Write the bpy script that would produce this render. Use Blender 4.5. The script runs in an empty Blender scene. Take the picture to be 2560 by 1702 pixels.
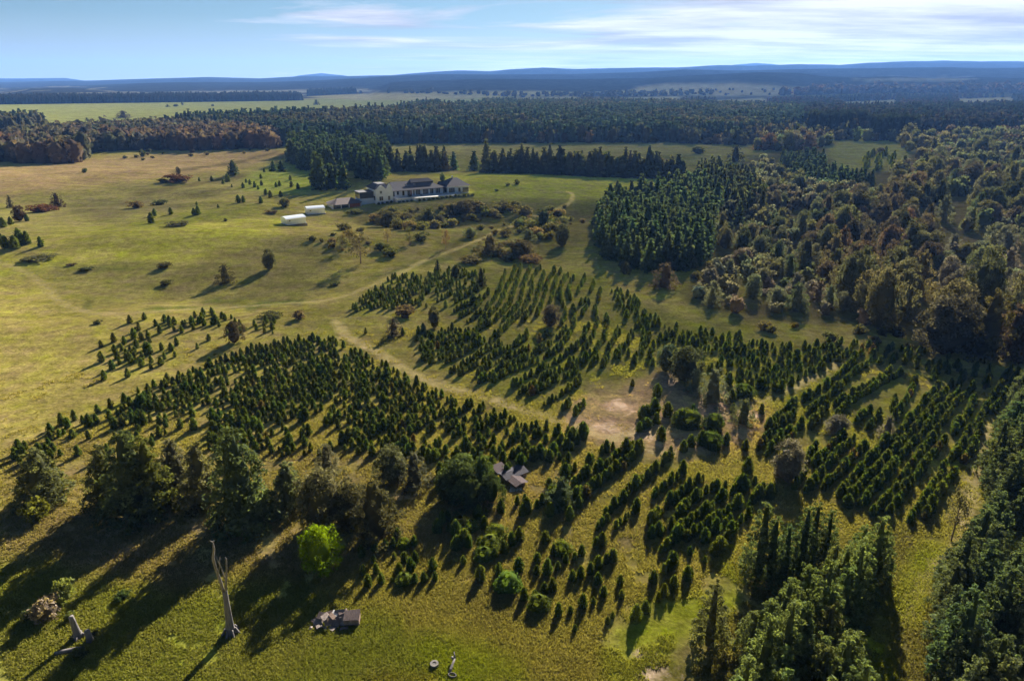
import bpy, math, random
import numpy as np
from mathutils import Vector, Matrix

RNG = np.random.default_rng(7)
random.seed(7)
sc = bpy.context.scene
COL = sc.collection
K = 2560 / 2358.0            # overview pixels -> photograph pixels (measuring units only)

# ------------------------------------------------------------------ camera
H = 60.0; F = 1730.0; P = math.radians(20.6)
CPT, SPT = math.cos(P), math.sin(P)
cam_d = bpy.data.cameras.new("camera"); cam = bpy.data.objects.new("camera", cam_d); COL.objects.link(cam)
cam.location = (0, 0, H); cam.rotation_euler = (math.pi/2 - P, 0, 0)
cam_d.sensor_width = 36; cam_d.lens = 36 * F / 2560; cam_d.clip_start = 1; cam_d.clip_end = 60000
sc.camera = cam

# ------------------------------------------------------------------ noise
_perm = np.random.default_rng(3).random((256, 256))
def vnoise(x, y):
    xi = np.floor(x).astype(int); yi = np.floor(y).astype(int)
    fx = x - xi; fy = y - yi
    fx = fx*fx*(3-2*fx); fy = fy*fy*(3-2*fy)
    a = _perm[xi & 255, yi & 255]; b = _perm[(xi+1) & 255, yi & 255]
    c = _perm[xi & 255, (yi+1) & 255]; d = _perm[(xi+1) & 255, (yi+1) & 255]
    return (a*(1-fx)+b*fx)*(1-fy) + (c*(1-fx)+d*fx)*fy
def fbm(x, y, o=4):
    s = 0; a = .5
    for i in range(o):
        s = s + a*vnoise(x+17.3*i, y+9.1*i); x = x*2.03; y = y*2.03; a *= .5
    return s/(1-.5**o)

# ------------------------------------------------------------------ terrain
def sstep(a, b, x):
    t = np.clip((x-a)/(b-a), 0, 1); return t*t*(3-2*t)
def gauss(x, y, cx, cy, sx, sy, rot=0.0):
    c, s = math.cos(rot), math.sin(rot)
    dx = (x-cx)*c + (y-cy)*s; dy = -(x-cx)*s + (y-cy)*c
    return np.exp(-.5*((dx/sx)**2 + (dy/sy)**2))
def crest(pts, R):
    us = np.array([p[0] for p in pts], float)*K; vs = np.array([p[1] for p in pts], float)*K
    yu = (851-vs)/F
    Y = CPT + yu*SPT; Z = -SPT + yu*CPT; X = (us-1280)/F
    return X/Y, H + R*Z/Y
RIDGES = []
for R, w, pts in [
  (11500, 1300, [(-900,190),(0,181),(60,181),(150,180),(200,187),(620,190),(690,174),(740,169),(790,174),(850,185),(1600,185),(1690,150),(1740,146),(1800,150),(1900,185),(3300,185)]),
  (7600, 1300, [(-900,186),(0,190),(120,187),(210,186),(330,182),(480,178),(600,181),(700,176),(760,176),(900,174),(960,169),(1050,163),(1130,165),(1190,160),(1250,157),(1330,160),(1480,157),(1560,156),(1660,151),(1740,152),(1840,149),(1930,150),(2000,145),(2080,144),(2170,141),(2358,142),(3300,150)]),
  (4800, 900, [(-900,205),(0,204),(200,198),(330,192),(420,190),(600,190),(700,187),(820,181),(900,176),(1000,172),(1200,172),(1350,170),(1480,166),(1580,160),(1700,163),(1840,160),(2000,158),(2200,156),(2358,157),(3300,160)]),
  (3300, 520, [(-900,225),(-200,222),(0,215),(70,205),(150,203),(230,207),(330,216),(420,222),(820,222),(900,190),(960,187),(1100,182),(1300,183),(1500,180),(1580,175),(1640,172),(1750,167),(1840,169),(1900,177),(1980,178),(2060,176),(2150,182),(2250,178),(2358,181),(3300,190)]),
]:
    a, hh = crest(pts, R); RIDGES.append((R, w, a, hh))
def height(x, y):
    x = np.asarray(x, float); y = np.asarray(y, float)
    r = np.hypot(x, y)
    z = (fbm(x/90+50, y/90+50, 3)-.5)*2.6*sstep(60, 220, r) + (fbm(x/46+11, y/34+5, 2)-.5)*3.4*sstep(150, 230, r)*(1-sstep(520, 700, r))*(.35+.65*sstep(20, -60, x))
    z = z + 5.5*gauss(x, y, -62, 400, 75, 36, .5)
    z = z - 4.5*gauss(x, y, -8, 322, 52, 15, .28)
    z = z + 3.0*gauss(x, y, -125, 262, 60, 28, .2)
    z = z - 1.6*gauss(x, y, -128, 205, 40, 12, -.1)
    z = z - 3.0*gauss(x, y, -250, 360, 70, 22, .15)
    z = z + 3.0*gauss(x, y, -330, 450, 120, 50, 0)
    z = z - 6.0*gauss(x, y, 140, 300, 40, 110, -.2)
    z = z - 3.0*gauss(x, y, 120, 520, 90, 60, 0)
    z = z + 5.0*gauss(x, y, -500, 1250, 700, 300, 0)
    front = np.maximum(y, 1.0)
    q = x/front
    for R, w, a, hh in (RIDGES if np.max(y) > 900 else ()):
        n = (fbm(x/420+R, y/420, 3)-.5)
        pk = np.interp(q, a, hh)
        d = (y - R - n*w*.8)
        b = np.where(d < 0, np.exp(-.5*(d/w)**2), np.exp(-.5*(d/(w*1.6))**2))
        z = np.where(y > 600, np.maximum(z, pk*b), z)
    return z

def ray(u, v):
    X = (np.asarray(u, float)-1280)/F; yu = (851-np.asarray(v, float))/F
    return X, CPT+yu*SPT, -SPT+yu*CPT
def hit(u, v):
    """photo pixel -> ground point"""
    X, Y, Z = ray(u, v)
    t = H/np.maximum(-Z, 1e-3); t = np.minimum(t, 6000)
    for i in range(48):
        h = height(X*t, Y*t)
        t2 = .5*t + .5*np.clip((H-h)/np.maximum(-Z, 1e-3), 5, 6000)
        e = np.max(np.abs(t2-t)); t = t2
        if e < .02: break
    return X*t, Y*t
def proj(x, y, z):
    d = y*CPT - (z-H)*SPT; d = np.where(np.abs(d) < 1e-6, 1e-6, d)
    up = y*SPT + (z-H)*CPT
    return 1280 + F*x/d, 851 - F*up/d, d
def metres(u, v, px, xy=None):
    x, y = xy if xy is not None else hit(u, v); z = height(x, y)
    d = y*CPT-(z-H)*SPT
    ang = np.arctan2(H-z, np.hypot(x, y))
    return px*d/F/np.cos(ang), px*d/F     # vertical size, across size

def inpoly(px, py, poly):
    ins = np.zeros(np.shape(px), bool); n = len(poly)
    for i in range(n):
        x1, y1 = poly[i]; x2, y2 = poly[(i+1) % n]
        if y1 == y2: continue
        c = ((y1 > py) != (y2 > py)) & (px < (x2-x1)*(py-y1)/(y2-y1)+x1)
        ins ^= c
    return ins
def D(pts): return [(a*K, b*K) for a, b in pts]

# ------------------------------------------------------------------ materials
MATS = {}
def newmat(name):
    m = bpy.data.materials.new(name); m.use_nodes = True
    nt = m.node_tree; nt.nodes.clear(); MATS[name] = m
    return m, nt, nt.nodes, nt.links
def N(nodes, t, **kw):
    n = nodes.new(t)
    for k, v in kw.items(): setattr(n, k, v)
    return n
def math_node(nodes, links, op, a, b=None, c=None):
    n = nodes.new('ShaderNodeMath'); n.operation = op
    for i, s in enumerate((a, b, c)):
        if s is None: continue
        if isinstance(s, (int, float)): n.inputs[i].default_value = s
        else: links.new(s, n.inputs[i])
    return n.outputs[0]
def noise(nodes, links, vec, scale, detail=3, rough=.55):
    n = nodes.new('ShaderNodeTexNoise'); n.inputs['Scale'].default_value = scale
    n.inputs['Detail'].default_value = detail; n.inputs['Roughness'].default_value = rough
    if vec is not None: links.new(vec, n.inputs['Vector'])
    return n
def ramp(nodes, links, fac, a, b, lo, hi):
    n = nodes.new('ShaderNodeMapRange'); links.new(fac, n.inputs[0])
    n.inputs[1].default_value = a; n.inputs[2].default_value = b
    n.inputs[3].default_value = lo; n.inputs[4].default_value = hi
    return n.outputs[0]
def mixc(nodes, links, mode, fac, a, b):
    n = nodes.new('ShaderNodeMix'); n.data_type = 'RGBA'; n.blend_type = mode
    for s, i in ((fac, 0), (a, 6), (b, 7)):
        if isinstance(s, (int, float)): n.inputs[i].default_value = s
        elif isinstance(s, tuple): n.inputs[i].default_value = s+(1,)
        else: links.new(s, n.inputs[i])
    return n.outputs[2]

def leaf_material(name, trans=.40, tcol=(1.35, 1.3, .55)):
    m, nt, nd, lk = newmat(name)
    out = N(nd, 'ShaderNodeOutputMaterial')
    at = N(nd, 'ShaderNodeAttribute', attribute_name='tint')
    oi = N(nd, 'ShaderNodeObjectInfo')
    c = mixc(nd, lk, 'MULTIPLY', 1.0, at.outputs['Color'], oi.outputs['Color'])
    df = N(nd, 'ShaderNodeBsdfDiffuse'); lk.new(c, df.inputs['Color'])
    tr = N(nd, 'ShaderNodeBsdfTranslucent')
    c2 = mixc(nd, lk, 'MULTIPLY', 1.0, c, tcol); lk.new(c2, tr.inputs['Color'])
    mx = N(nd, 'ShaderNodeMixShader'); mx.inputs[0].default_value = trans
    lk.new(df.outputs[0], mx.inputs[1]); lk.new(tr.outputs[0], mx.inputs[2])
    lk.new(mx.outputs[0], out.inputs['Surface'])
    return m
M_LEAF = leaf_material('foliage')
M_LEAFB = leaf_material('dull_foliage', .28, (1.12, 1.12, .75))
M_GRASSB = leaf_material('grass_blades', .4, (1.2, 1.25, .6))

def simple(name, col, rough=.8, bump=0, scale=3, var=.25, metal=0.0, stretch=None, spec=.3):
    m, nt, nd, lk = newmat(name)
    out = N(nd, 'ShaderNodeOutputMaterial'); b = N(nd, 'ShaderNodeBsdfPrincipled')
    tc = N(nd, 'ShaderNodeTexCoord'); vec = tc.outputs['Object']
    if stretch:
        mp = N(nd, 'ShaderNodeMapping'); mp.inputs['Scale'].default_value = stretch
        lk.new(vec, mp.inputs['Vector']); vec = mp.outputs[0]
    n = noise(nd, lk, vec, scale, 5, .6)
    f = ramp(nd, lk, n.outputs[0], .3, .7, 1-var, 1+var)
    cm = N(nd, 'ShaderNodeVectorMath', operation='SCALE'); cm.inputs[0].default_value = col
    lk.new(f, cm.inputs['Scale'])
    lk.new(cm.outputs[0], b.inputs['Base Color']); b.inputs['Roughness'].default_value = rough
    b.inputs['Metallic'].default_value = metal; b.inputs['Specular IOR Level'].default_value = spec
    if bump:
        bp = N(nd, 'ShaderNodeBump'); bp.inputs['Strength'].default_value = bump; bp.inputs['Distance'].default_value = .1
        lk.new(n.outputs[0], bp.inputs['Height']); lk.new(bp.outputs[0], b.inputs['Normal'])
    lk.new(b.outputs[0], out.inputs['Surface'])
    return m
M_BARK = simple('bark', (.10, .075, .055), .95, .6, 4, .35)
M_DEAD = simple('weathered_wood', (.125, .115, .115), .9, .8, 2.2, .4, stretch=(3, 3, .35))
M_ROOF = simple('slate_roof', (.075, .072, .09), .85, .25, 1.6, .2, stretch=(1, 1, 4))
M_DROOF = simple('dark_slate_roof', (.035, .04, .06), .8, .25, 1.6, .2)
M_BROOF = simple('brown_tile_roof', (.10, .078, .08), .9, .25, 1.6, .2)
M_WALL = simple('pale_render_wall', (.50, .53, .60), .85, .1, 1.2, .08)
M_TIMBER = simple('red_brown_cladding', (.22, .075, .04), .7, .2, 3, .2)
M_GLASS = simple('dark_glass', (.02, .026, .036), .12, 0, 1, .1, spec=.6)
M_FRAME = simple('grey_frame', (.42, .42, .43), .5, 0, 2, .05)
M_SHED = simple('white_steel_sheet', (.44, .50, .60), .45, .1, 1.5, .06)
M_PATIO = simple('pale_paving', (.50, .49, .47), .8, .1, 1.2, .1)
M_TIN = simple('rusting_grey_tin', (.048, .047, .06), .9, .3, 2.2, .35, stretch=(6, 1, 1), spec=.12)
M_TINB = simple('faded_brown_tin', (.13, .10, .095), .9, .3, 2.2, .4, stretch=(6, 1, 1), spec=.12)
M_TIND = simple('dull_brown_tin', (.07, .055, .06), .95, .3, 2.2, .4, stretch=(6, 1, 1), spec=.1)
M_BOARD = simple('weathered_board', (.20, .145, .12), .95, .5, 2.5, .35, stretch=(1, 5, 1), spec=.1)
M_STONE = simple('rough_stone', (.185, .155, .145), .95, .8, 2.5, .3, spec=.1)
M_CONC = simple('old_concrete', (.12, .11, .105), .9, .4, 4, .25)
M_HOLE = simple('rusted_grate', (.10, .095, .095), .9, .5, 9, .4)

# ground material -------------------------------------------------
def ground_material():
    m, nt, nd, lk = newmat('pasture')
    out = N(nd, 'ShaderNodeOutputMaterial')
    geo = N(nd, 'ShaderNodeNewGeometry'); pos = geo.outputs['Position']
    at = N(nd, 'ShaderNodeAttribute', attribute_name='tint')
    tf = N(nd, 'ShaderNodeAttribute', attribute_name='tuft')
    cd = N(nd, 'ShaderNodeCameraData') if False else None
    n1 = noise(nd, lk, pos, .045, 5, .6)
    n2 = noise(nd, lk, pos, .42, 6, .65)
    n3 = noise(nd, lk, pos, 1.9, 5, .7)
    mp = N(nd, 'ShaderNodeMapping'); mp.inputs['Scale'].default_value = (.05, .22, .1); mp.inputs['Rotation'].default_value = (0, 0, .35)
    lk.new(pos, mp.inputs['Vector'])
    n4 = noise(nd, lk, mp.outputs[0], 1.0, 5, .6)
    a = ramp(nd, lk, n1.outputs[0], .3, .7, .80, 1.2)
    b = ramp(nd, lk, n2.outputs[0], .28, .72, .62, 1.36)
    c = ramp(nd, lk, n3.outputs[0], .28, .72, .58, 1.42)
    d = ramp(nd, lk, n4.outputs[0], .3, .7, .80, 1.2)
    f = math_node(nd, lk, 'MULTIPLY', math_node(nd, lk, 'MULTIPLY', a, b), math_node(nd, lk, 'MULTIPLY', c, d))
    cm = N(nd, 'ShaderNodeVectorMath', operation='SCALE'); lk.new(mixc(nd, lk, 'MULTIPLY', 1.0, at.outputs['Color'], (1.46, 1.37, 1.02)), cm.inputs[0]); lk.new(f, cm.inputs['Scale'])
    # greener / drier drift in the grass
    hue = N(nd, 'ShaderNodeHueSaturation'); lk.new(cm.outputs[0], hue.inputs['Color'])
    n5 = noise(nd, lk, pos, .16, 5, .65)
    lk.new(ramp(nd, lk, n5.outputs[0], .3, .7, .475, .525), hue.inputs['Hue'])
    lk.new(ramp(nd, lk, n5.outputs[0], .3, .7, .88, 1.12), hue.inputs['Saturation'])
    df = N(nd, 'ShaderNodeBsdfDiffuse'); lk.new(hue.outputs[0], df.inputs['Color']); df.inputs['Roughness'].default_value = 1
    h = math_node(nd, lk, 'ADD', math_node(nd, lk, 'MULTIPLY', n2.outputs[0], 1.0), math_node(nd, lk, 'MULTIPLY', n3.outputs[0], .30))
    bp = N(nd, 'ShaderNodeBump'); bp.inputs['Distance'].default_value = .55
    lk.new(tf.outputs['Fac'], bp.inputs['Strength'])
    lk.new(h, bp.inputs['Height']); lk.new(bp.outputs[0], df.inputs['Normal'])
    lk.new(df.outputs[0], out.inputs['Surface'])
    return m
M_GROUND = ground_material()

def track_material(name, col, amt):
    m, nt, nd, lk = newmat(name)
    out = N(nd, 'ShaderNodeOutputMaterial')
    geo = N(nd, 'ShaderNodeNewGeometry'); pos = geo.outputs['Position']
    at = N(nd, 'ShaderNodeAttribute', attribute_name='edge')
    n1 = noise(nd, lk, pos, .5, 5, .7); n2 = noise(nd, lk, pos, 2.2, 4, .65)
    e = math_node(nd, lk, 'ADD', at.outputs['Fac'], ramp(nd, lk, n1.outputs[0], .25, .75, -.65, .45))
    fac = ramp(nd, lk, e, .2, .95, 0.0, amt)
    f = ramp(nd, lk, n2.outputs[0], .3, .7, .75, 1.25)
    cm = N(nd, 'ShaderNodeVectorMath', operation='SCALE'); cm.inputs[0].default_value = col; lk.new(f, cm.inputs['Scale'])
    df = N(nd, 'ShaderNodeBsdfDiffuse'); lk.new(cm.outputs[0], df.inputs['Color'])
    tr = N(nd, 'ShaderNodeBsdfTransparent'); mx = N(nd, 'ShaderNodeMixShader')
    lk.new(fac, mx.inputs[0]); lk.new(tr.outputs[0], mx.inputs[1]); lk.new(df.outputs[0], mx.inputs[2])
    lk.new(mx.outputs[0], out.inputs['Surface'])
    return m
M_TRACK = track_material('worn_track', (.31, .26, .125), .34)
M_LANE = track_material('trodden_lane', (.31, .255, .13), .45)
M_BARE = track_material('bare_soil', (.37, .28, .21), .65)

# ------------------------------------------------------------------ object helpers
def setp(o, label=None, cat=None, group=None, kind=None):
    if label: o['label'] = label
    if cat: o['category'] = cat
    if group: o['group'] = group
    if kind: o['kind'] = kind
    return o
def mesh_tris(name, V, T, mats, tint=None, midx=None):
    me = bpy.data.meshes.new(name)
    V = np.ascontiguousarray(V, dtype=np.float32); T = np.ascontiguousarray(T, dtype=np.int32)
    me.vertices.add(len(V)); me.vertices.foreach_set('co', V.ravel())
    me.loops.add(T.size); me.loops.foreach_set('vertex_index', T.ravel())
    me.polygons.add(len(T)); me.polygons.foreach_set('loop_start', np.arange(0, T.size, 3, dtype=np.int32))
    try: me.polygons.foreach_set('loop_total', np.full(len(T), 3, dtype=np.int32))
    except Exception: pass
    for m in mats: me.materials.append(m)
    if midx is not None: me.polygons.foreach_set('material_index', np.asarray(midx, dtype=np.int32))
    me.update(calc_edges=True)
    if tint is not None:
        a = me.attributes.new('tint', 'FLOAT_VECTOR', 'FACE')
        tint = np.asarray(tint, dtype=np.float32)
        if tint.ndim == 1: tint = np.repeat(tint[:, None], 3, 1)
        a.data.foreach_set('vector', np.ascontiguousarray(tint).ravel())
    return me
def link(name, me, parent=None, loc=None, rotz=0, scale=None):
    o = bpy.data.objects.new(name, me); COL.objects.link(o)
    if parent: o.parent = parent
    if loc is not None: o.location = loc
    if rotz: o.rotation_euler = (0, 0, rotz)
    if scale is not None: o.scale = scale if hasattr(scale, '__len__') else (scale,)*3
    return o
def thing(name, label, cat, loc, rotz=0, group=None):
    o = bpy.data.objects.new(name, None); COL.objects.link(o)
    o.empty_display_size = .5; o.location = loc; o.rotation_euler = (0, 0, rotz)
    return setp(o, label, cat, group)

class PM:                                     # polygon mesh collector for built things
    def __init__(s): s.v = []; s.f = []
    def poly(s, pts):
        b = len(s.v); s.v += [tuple(p) for p in pts]; s.f.append(tuple(range(b, b+len(pts)))); return s
    def box(s, x0, x1, y0, y1, z0, z1):
        b = len(s.v)
        s.v += [(x, y, z) for z in (z0, z1) for x, y in ((x0, y0), (x1, y0), (x1, y1), (x0, y1))]
        s.f += [tuple(b+i for i in q) for q in ((3,2,1,0),(4,5,6,7),(0,1,5,4),(1,2,6,5),(2,3,7,6),(3,0,4,7))]
        return s
    def prism(s, prof, y0, y1):               # profile in x,z swept along y
        b = len(s.v); n = len(prof)
        s.v += [(x, y0, z) for x, z in prof] + [(x, y1, z) for x, z in prof]
        s.f.append(tuple(range(b, b+n))); s.f.append(tuple(range(b+2*n-1, b+n-1, -1)))
        for i in range(n):
            j = (i+1) % n; s.f.append((b+j, b+i, b+n+i, b+n+j))
        return s
    def tube(s, pts, rad, n=8, cap=True, squash=None):
        b = len(s.v); pts = [Vector(p) for p in pts]
        for i, p in enumerate(pts):
            d = (pts[min(i+1, len(pts)-1)] - pts[max(i-1, 0)]).normalized()
            a = d.orthogonal().normalized() if abs(d.z) < .95 else Vector((1, 0, 0))
            a = (a - d*a.dot(d)).normalized(); c = d.cross(a)
            for k in range(n):
                t = 2*math.pi*k/n
                rr = rad[i]*(1 + (squash or 0)*math.sin(3*t+i*.7))
                s.v.append(tuple(p + a*math.cos(t)*rr + c*math.sin(t)*rr))
        for i in range(len(pts)-1):
            for k in range(n):
                k2 = (k+1) % n
                s.f.append((b+i*n+k, b+i*n+k2, b+(i+1)*n+k2, b+(i+1)*n+k))
        if cap:
            s.f.append(tuple(b+k for k in range(n-1, -1, -1))); e = b+(len(pts)-1)*n
            s.f.append(tuple(e+k for k in range(n)))
        return s
    def build(s, name, mat, parent=None, smooth=False, loc=None, rotz=0):
        me = bpy.data.meshes.new(name); me.from_pydata(s.v, [], s.f); me.materials.append(mat); me.update()
        if smooth: me.polygons.foreach_set('use_smooth', [True]*len(me.polygons))
        return link(name, me, parent, loc, rotz)

# ------------------------------------------------------------------ foliage generators (numpy)
def unit(a): return a/np.maximum(np.linalg.norm(a, axis=-1, keepdims=True), 1e-9)
def leaf_tris(C, Nrm, size, rng, elong=1.5):
    n = len(C)
    Nn = unit(Nrm); r = rng.normal(size=(n, 3)); a = unit(r - Nn*(r*Nn).sum(1, keepdims=True)); b = np.cross(Nn, a)
    size = np.broadcast_to(np.asarray(size, float), (n,))[:, None]
    V = np.empty((n, 3, 3))
    V[:, 0] = C + a*size*elong*.6
    V[:, 1] = C - a*size*.45 + b*size*.5
    V[:, 2] = C - a*size*.45 - b*size*.5
    return V.reshape(-1, 3), np.arange(3*n).reshape(n, 3)
def clump(c, r, n, leaf, rng, rnd=.9, up=.25, squash=.8):
    d = unit(rng.normal(size=(n, 3)) + np.array([0, 0, up]))
    rad = r*(.55+.5*rng.random(n))[:, None]
    C = np.asarray(c) + d*rad*np.array([1, 1, squash])
    return leaf_tris(C, d + rnd*rng.normal(size=(n, 3))*.6, leaf*(.7+.6*rng.random(n)), rng)
def lathe_core(prof, n, rng, jit=.12):
    V = []; T = []
    m = len(prof)
    for i, (r, z) in enumerate(prof):
        for k in range(n):
            t = 2*math.pi*(k+.5*(i % 2))/n; q = r*(1+jit*rng.normal())
            V.append((q*math.cos(t), q*math.sin(t), z))
    for i in range(m-1):
        for k in range(n):
            a = i*n+k; b = i*n+(k+1) % n; c = (i+1)*n+k; d = (i+1)*n+(k+1) % n
            T += [(a, b, d), (a, d, c)]
    return np.array(V), np.array(T)
class Tree:
    def __init__(s): s.V = []; s.T = []; s.C = []; s.n = 0; s.trunk = PM()
    def add(s, V, T, tone):
        s.V.append(V); s.T.append(T+s.n); s.n += len(V)
        tone = np.asarray(tone, float)
        if tone.ndim == 0: tone = np.full(len(T), float(tone))
        s.C.append(tone)
    def fin(s):
        s.V = np.concatenate(s.V); s.T = np.concatenate(s.T); s.C = np.concatenate(s.C); return s
def tone(rng, n, base=1.0, sd=.18): return np.clip(base*(1+sd*rng.normal(size=n)), .35, 1.9)

def gen_xmas(seed, w=.46, n=190, k=8, fat=.72, sd=.2, ls=.115):
    rng = np.random.default_rng(seed); t = Tree()
    def rad(z): return w*.94*np.power(np.clip(1-z, 0, 1), fat)*np.power(np.clip(z+.04, 0, 1), .36)
    zs = np.array([0.03, .12, .25, .45, .65, .83, .97])
    V, T = lathe_core([(float(rad(z))*.8+.004, z) for z in zs], k, rng, .1)
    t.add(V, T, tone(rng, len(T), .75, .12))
    z = 1-np.sqrt(rng.random(n))*.97; z = np.clip(z+.0, .04, .99); th = rng.random(n)*2*math.pi
    lump = 1+.14*np.sin(th*3+seed)+.1*np.sin(th*2+z*9)
    r = rad(z)*(.82+.34*rng.random(n))*lump
    C = np.stack([r*np.cos(th), r*np.sin(th), z], 1)
    nn = np.stack([np.cos(th), np.sin(th), np.full(n, .45)], 1)+.45*rng.normal(size=(n, 3))
    V, T = leaf_tris(C, nn, ls*(1.15-.5*z)*(.7+.6*rng.random(n)), rng, 1.7)
    t.add(V, T, tone(rng, n, 1.0, sd))
    return t.fin()
def gen_conifer(seed, h, w, whorls, per, nl, leaf, core=.62, fat=.9, droop=.1, base=.08, clumpr=.55, top=True, irregular=.2):
    rng = np.random.default_rng(seed); t = Tree()
    prof = []
    for z in np.linspace(base, .97, 8):
        prof.append((w*.5*core*max(.04, (1-z))**fat, z*h))
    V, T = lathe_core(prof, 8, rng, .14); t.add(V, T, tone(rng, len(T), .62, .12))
    for i in range(whorls):
        f = i/(whorls-1); z = base+(.97-base)*f
        R = w*.5*max(.05, 1-z)**fat
        m = max(2, int(round(per*(1-.7*f)))); off = rng.random()*6.28
        for j in range(m):
            th = off+j*6.283/m+.35*rng.normal(); rr = R*(.68+irregular*1.2*rng.random())
            c = (rr*math.cos(th), rr*math.sin(th), z*h-droop*rr+.02*h*rng.normal())
            cr = clumpr*(1-.55*f)*(.75+.5*rng.random())
            V, T = clump(c, cr, nl, leaf*(1-.3*f), rng, 1.0, .35, .75)
            t.add(V, T, tone(rng, len(T), 1+.22*rng.normal(), .15))
    if top:
        V, T = clump((0, 0, .97*h), clumpr*.45, nl//2, leaf*.7, rng, 1, .8, 1.6); t.add(V, T, tone(rng, len(T), 1.1, .15))
    t.trunk.tube([(0, 0, -.3), (0, 0, h*.3), (.02*h*.2, 0, h*.92)], [h*.018+.04, h*.014+.03, .02], 7)
    return t.fin()
def gen_broad(seed, h, w, ncl, nl, leaf, low=.16, core=.66, clr=.2, flat=1.0, sdcl=.2, trunk=True):
    rng = np.random.default_rng(seed); t = Tree()
    cz = h*(low+(1-low)*.44); rz = h*(1-low)*.56; R = w*.5
    prof = []
    for a in np.linspace(-1.35, 1.45, 7):
        prof.append((R*core*math.cos(a)**.7+.02, cz+rz*core*math.sin(a)*(1.18 if a < 0 else 1)))
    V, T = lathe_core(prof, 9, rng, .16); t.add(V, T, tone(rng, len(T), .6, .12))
    lob = rng.normal(size=(5, 3)); lob = unit(lob+np.array([0, 0, .3])); la = .12+.34*rng.random(5)
    for i in range(ncl):
        d = unit(rng.normal(size=3)+np.array([0, 0, .35]))
        if d[2] < -.8: d[2] *= -.6
        s = 1+sum(la[k]*max(0, float(d@lob[k]))**3 for k in range(5))-.12+.07*rng.normal()
        c = np.array([R*d[0]*s*.84, R*d[1]*s*.84, cz+rz*d[2]*s*.86*flat])
        cr = w*clr*(.65+.6*rng.random())
        V, T = clump(c, cr, nl, leaf, rng, 1.0, .4, .8)
        t.add(V, T, tone(rng, len(T), 1+sdcl*rng.normal(), .14))
    if trunk:
        t.trunk.tube([(0, 0, -.3), (.03*w, .02*w, h*.25), (0, .03*w, h*.62)], [w*.035+.05, w*.026+.04, w*.014+.02], 7)
        for k in range(5):
            th = k*1.256+rng.random(); q = R*.6
            t.trunk.tube([(.01*w, .01*w, h*.22), (q*.5*math.cos(th), q*.5*math.sin(th), h*.42), (q*math.cos(th), q*math.sin(th), cz+.1*rz)], [w*.018+.03, w*.012+.02, .02], 5)
    return t.fin()
def gen_wispy(seed, h, w, ncl, nl, leaf):
    rng = np.random.default_rng(seed); t = Tree()
    t.trunk.tube([(0, 0, -.2), (.02*w, 0, h*.4), (0, .03*w, h*.9)], [w*.03+.03, w*.02+.025, .015], 6)
    for i in range(ncl):
        th = rng.random()*6.283; f = .28+.7*rng.random(); R = w*.5*math.sin(math.pi*min(1, f*.82+.05))*(.35+.65*rng.random())
        c = (R*math.cos(th), R*math.sin(th), f*h)
        V, T = clump(c, w*.13*(.7+.7*rng.random()), nl, leaf, rng, 1.2, .1, .9); t.add(V, T, tone(rng, len(T), 1+.2*rng.normal(), .18))
        t.trunk.tube([(0, 0, f*h*.75), (c[0]*.6, c[1]*.6, f*h*.9), c], [.035, .025, .012], 4, cap=False)
    return t.fin()

class Kind:
    """one species: variant meshes for individuals, light variants for the far mass"""
    def __init__(s, name, cat, gens, lods, H0, W0, parts, maxind, stuffname, stufflabel, mat=None):
        s.mat = mat or M_LEAF
        s.name, s.cat, s.H0, s.W0, s.parts, s.maxind = name, cat, H0, W0, parts, maxind
        s.gens, s.lods = gens, lods; s.recs = []; s.stuffname = stuffname; s.stufflabel = stufflabel
        s.me = []
        for i, t in enumerate(gens):
            crown = mesh_tris(name+'_crown', t.V, t.T, [s.mat], t.C)
            tr = None
            if t.trunk.v:
                tr = bpy.data.meshes.new(name+'_trunk'); tr.from_pydata(t.trunk.v, [], t.trunk.f); tr.materials.append(M_BARK); tr.update()
            s.me.append((crown, tr))
    def add(s, x, y, h, w, color, label, group=None, var=None, name=None, force=False, cat=None):
        s.recs.append(dict(x=float(x), y=float(y), h=float(h), w=float(w), c=color, label=label, group=group, var=var, name=name or s.name, force=force, cat=cat or s.cat))
    def finish(s):
        if not s.recs: return
        X = np.array([r['x'] for r in s.recs]); Y = np.array([r['y'] for r in s.recs]); Z = height(X, Y)
        hh = np.array([r['h'] for r in s.recs])
        u, v, d = proj(X, Y, Z+hh*.6)
        vis = (d > 0) & (u > -60) & (u < 2620) & (v > -50) & (v < 1760)
        size = np.where(vis, hh/np.maximum(d, 1), 0) + np.array([10.0 if r['force'] else 0 for r in s.recs])
        order = np.argsort(-size); rest = []
        for rank, i in enumerate(order):
            r = s.recs[i]
            if rank < s.maxind and size[i] > 0:
                rng = np.random.default_rng(int(abs(r['x']*131+r['y']*977)) % 2**31)
                k = r['var'] if r['var'] is not None else int(rng.integers(len(s.gens)))
                k = k % len(s.gens)
                crown, tr = s.me[k]; rz = rng.random()*6.283
                sc_ = (r['w']/s.W0, r['w']/s.W0, r['h']/s.H0); loc = (r['x'], r['y'], float(Z[i])-.03)
                g = .86+.28*rng.random(); hv = 1+.08*rng.normal()
                colr = (r['c'][0]*g*hv, r['c'][1]*g, r['c'][2]*g, 1)
                if s.parts:
                    e = thing(r['name'], r['label'], r['cat'], loc, rz, r['group']); e.scale = sc_
                    o = link('crown', crown, e); o.color = colr
                    if tr: link('trunk', tr, e)
                else:
                    o = link(r['name'], crown, None, loc, rz, sc_); o.color = colr
                    setp(o, r['label'], r['cat'], r['group'])
            else: rest.append(i)
        if rest and s.stuffname:
            mass([s.recs[i] for i in rest], Z[rest], s.lods, s.H0, s.W0, s.stuffname, s.stufflabel, mat=s.mat)

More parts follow.
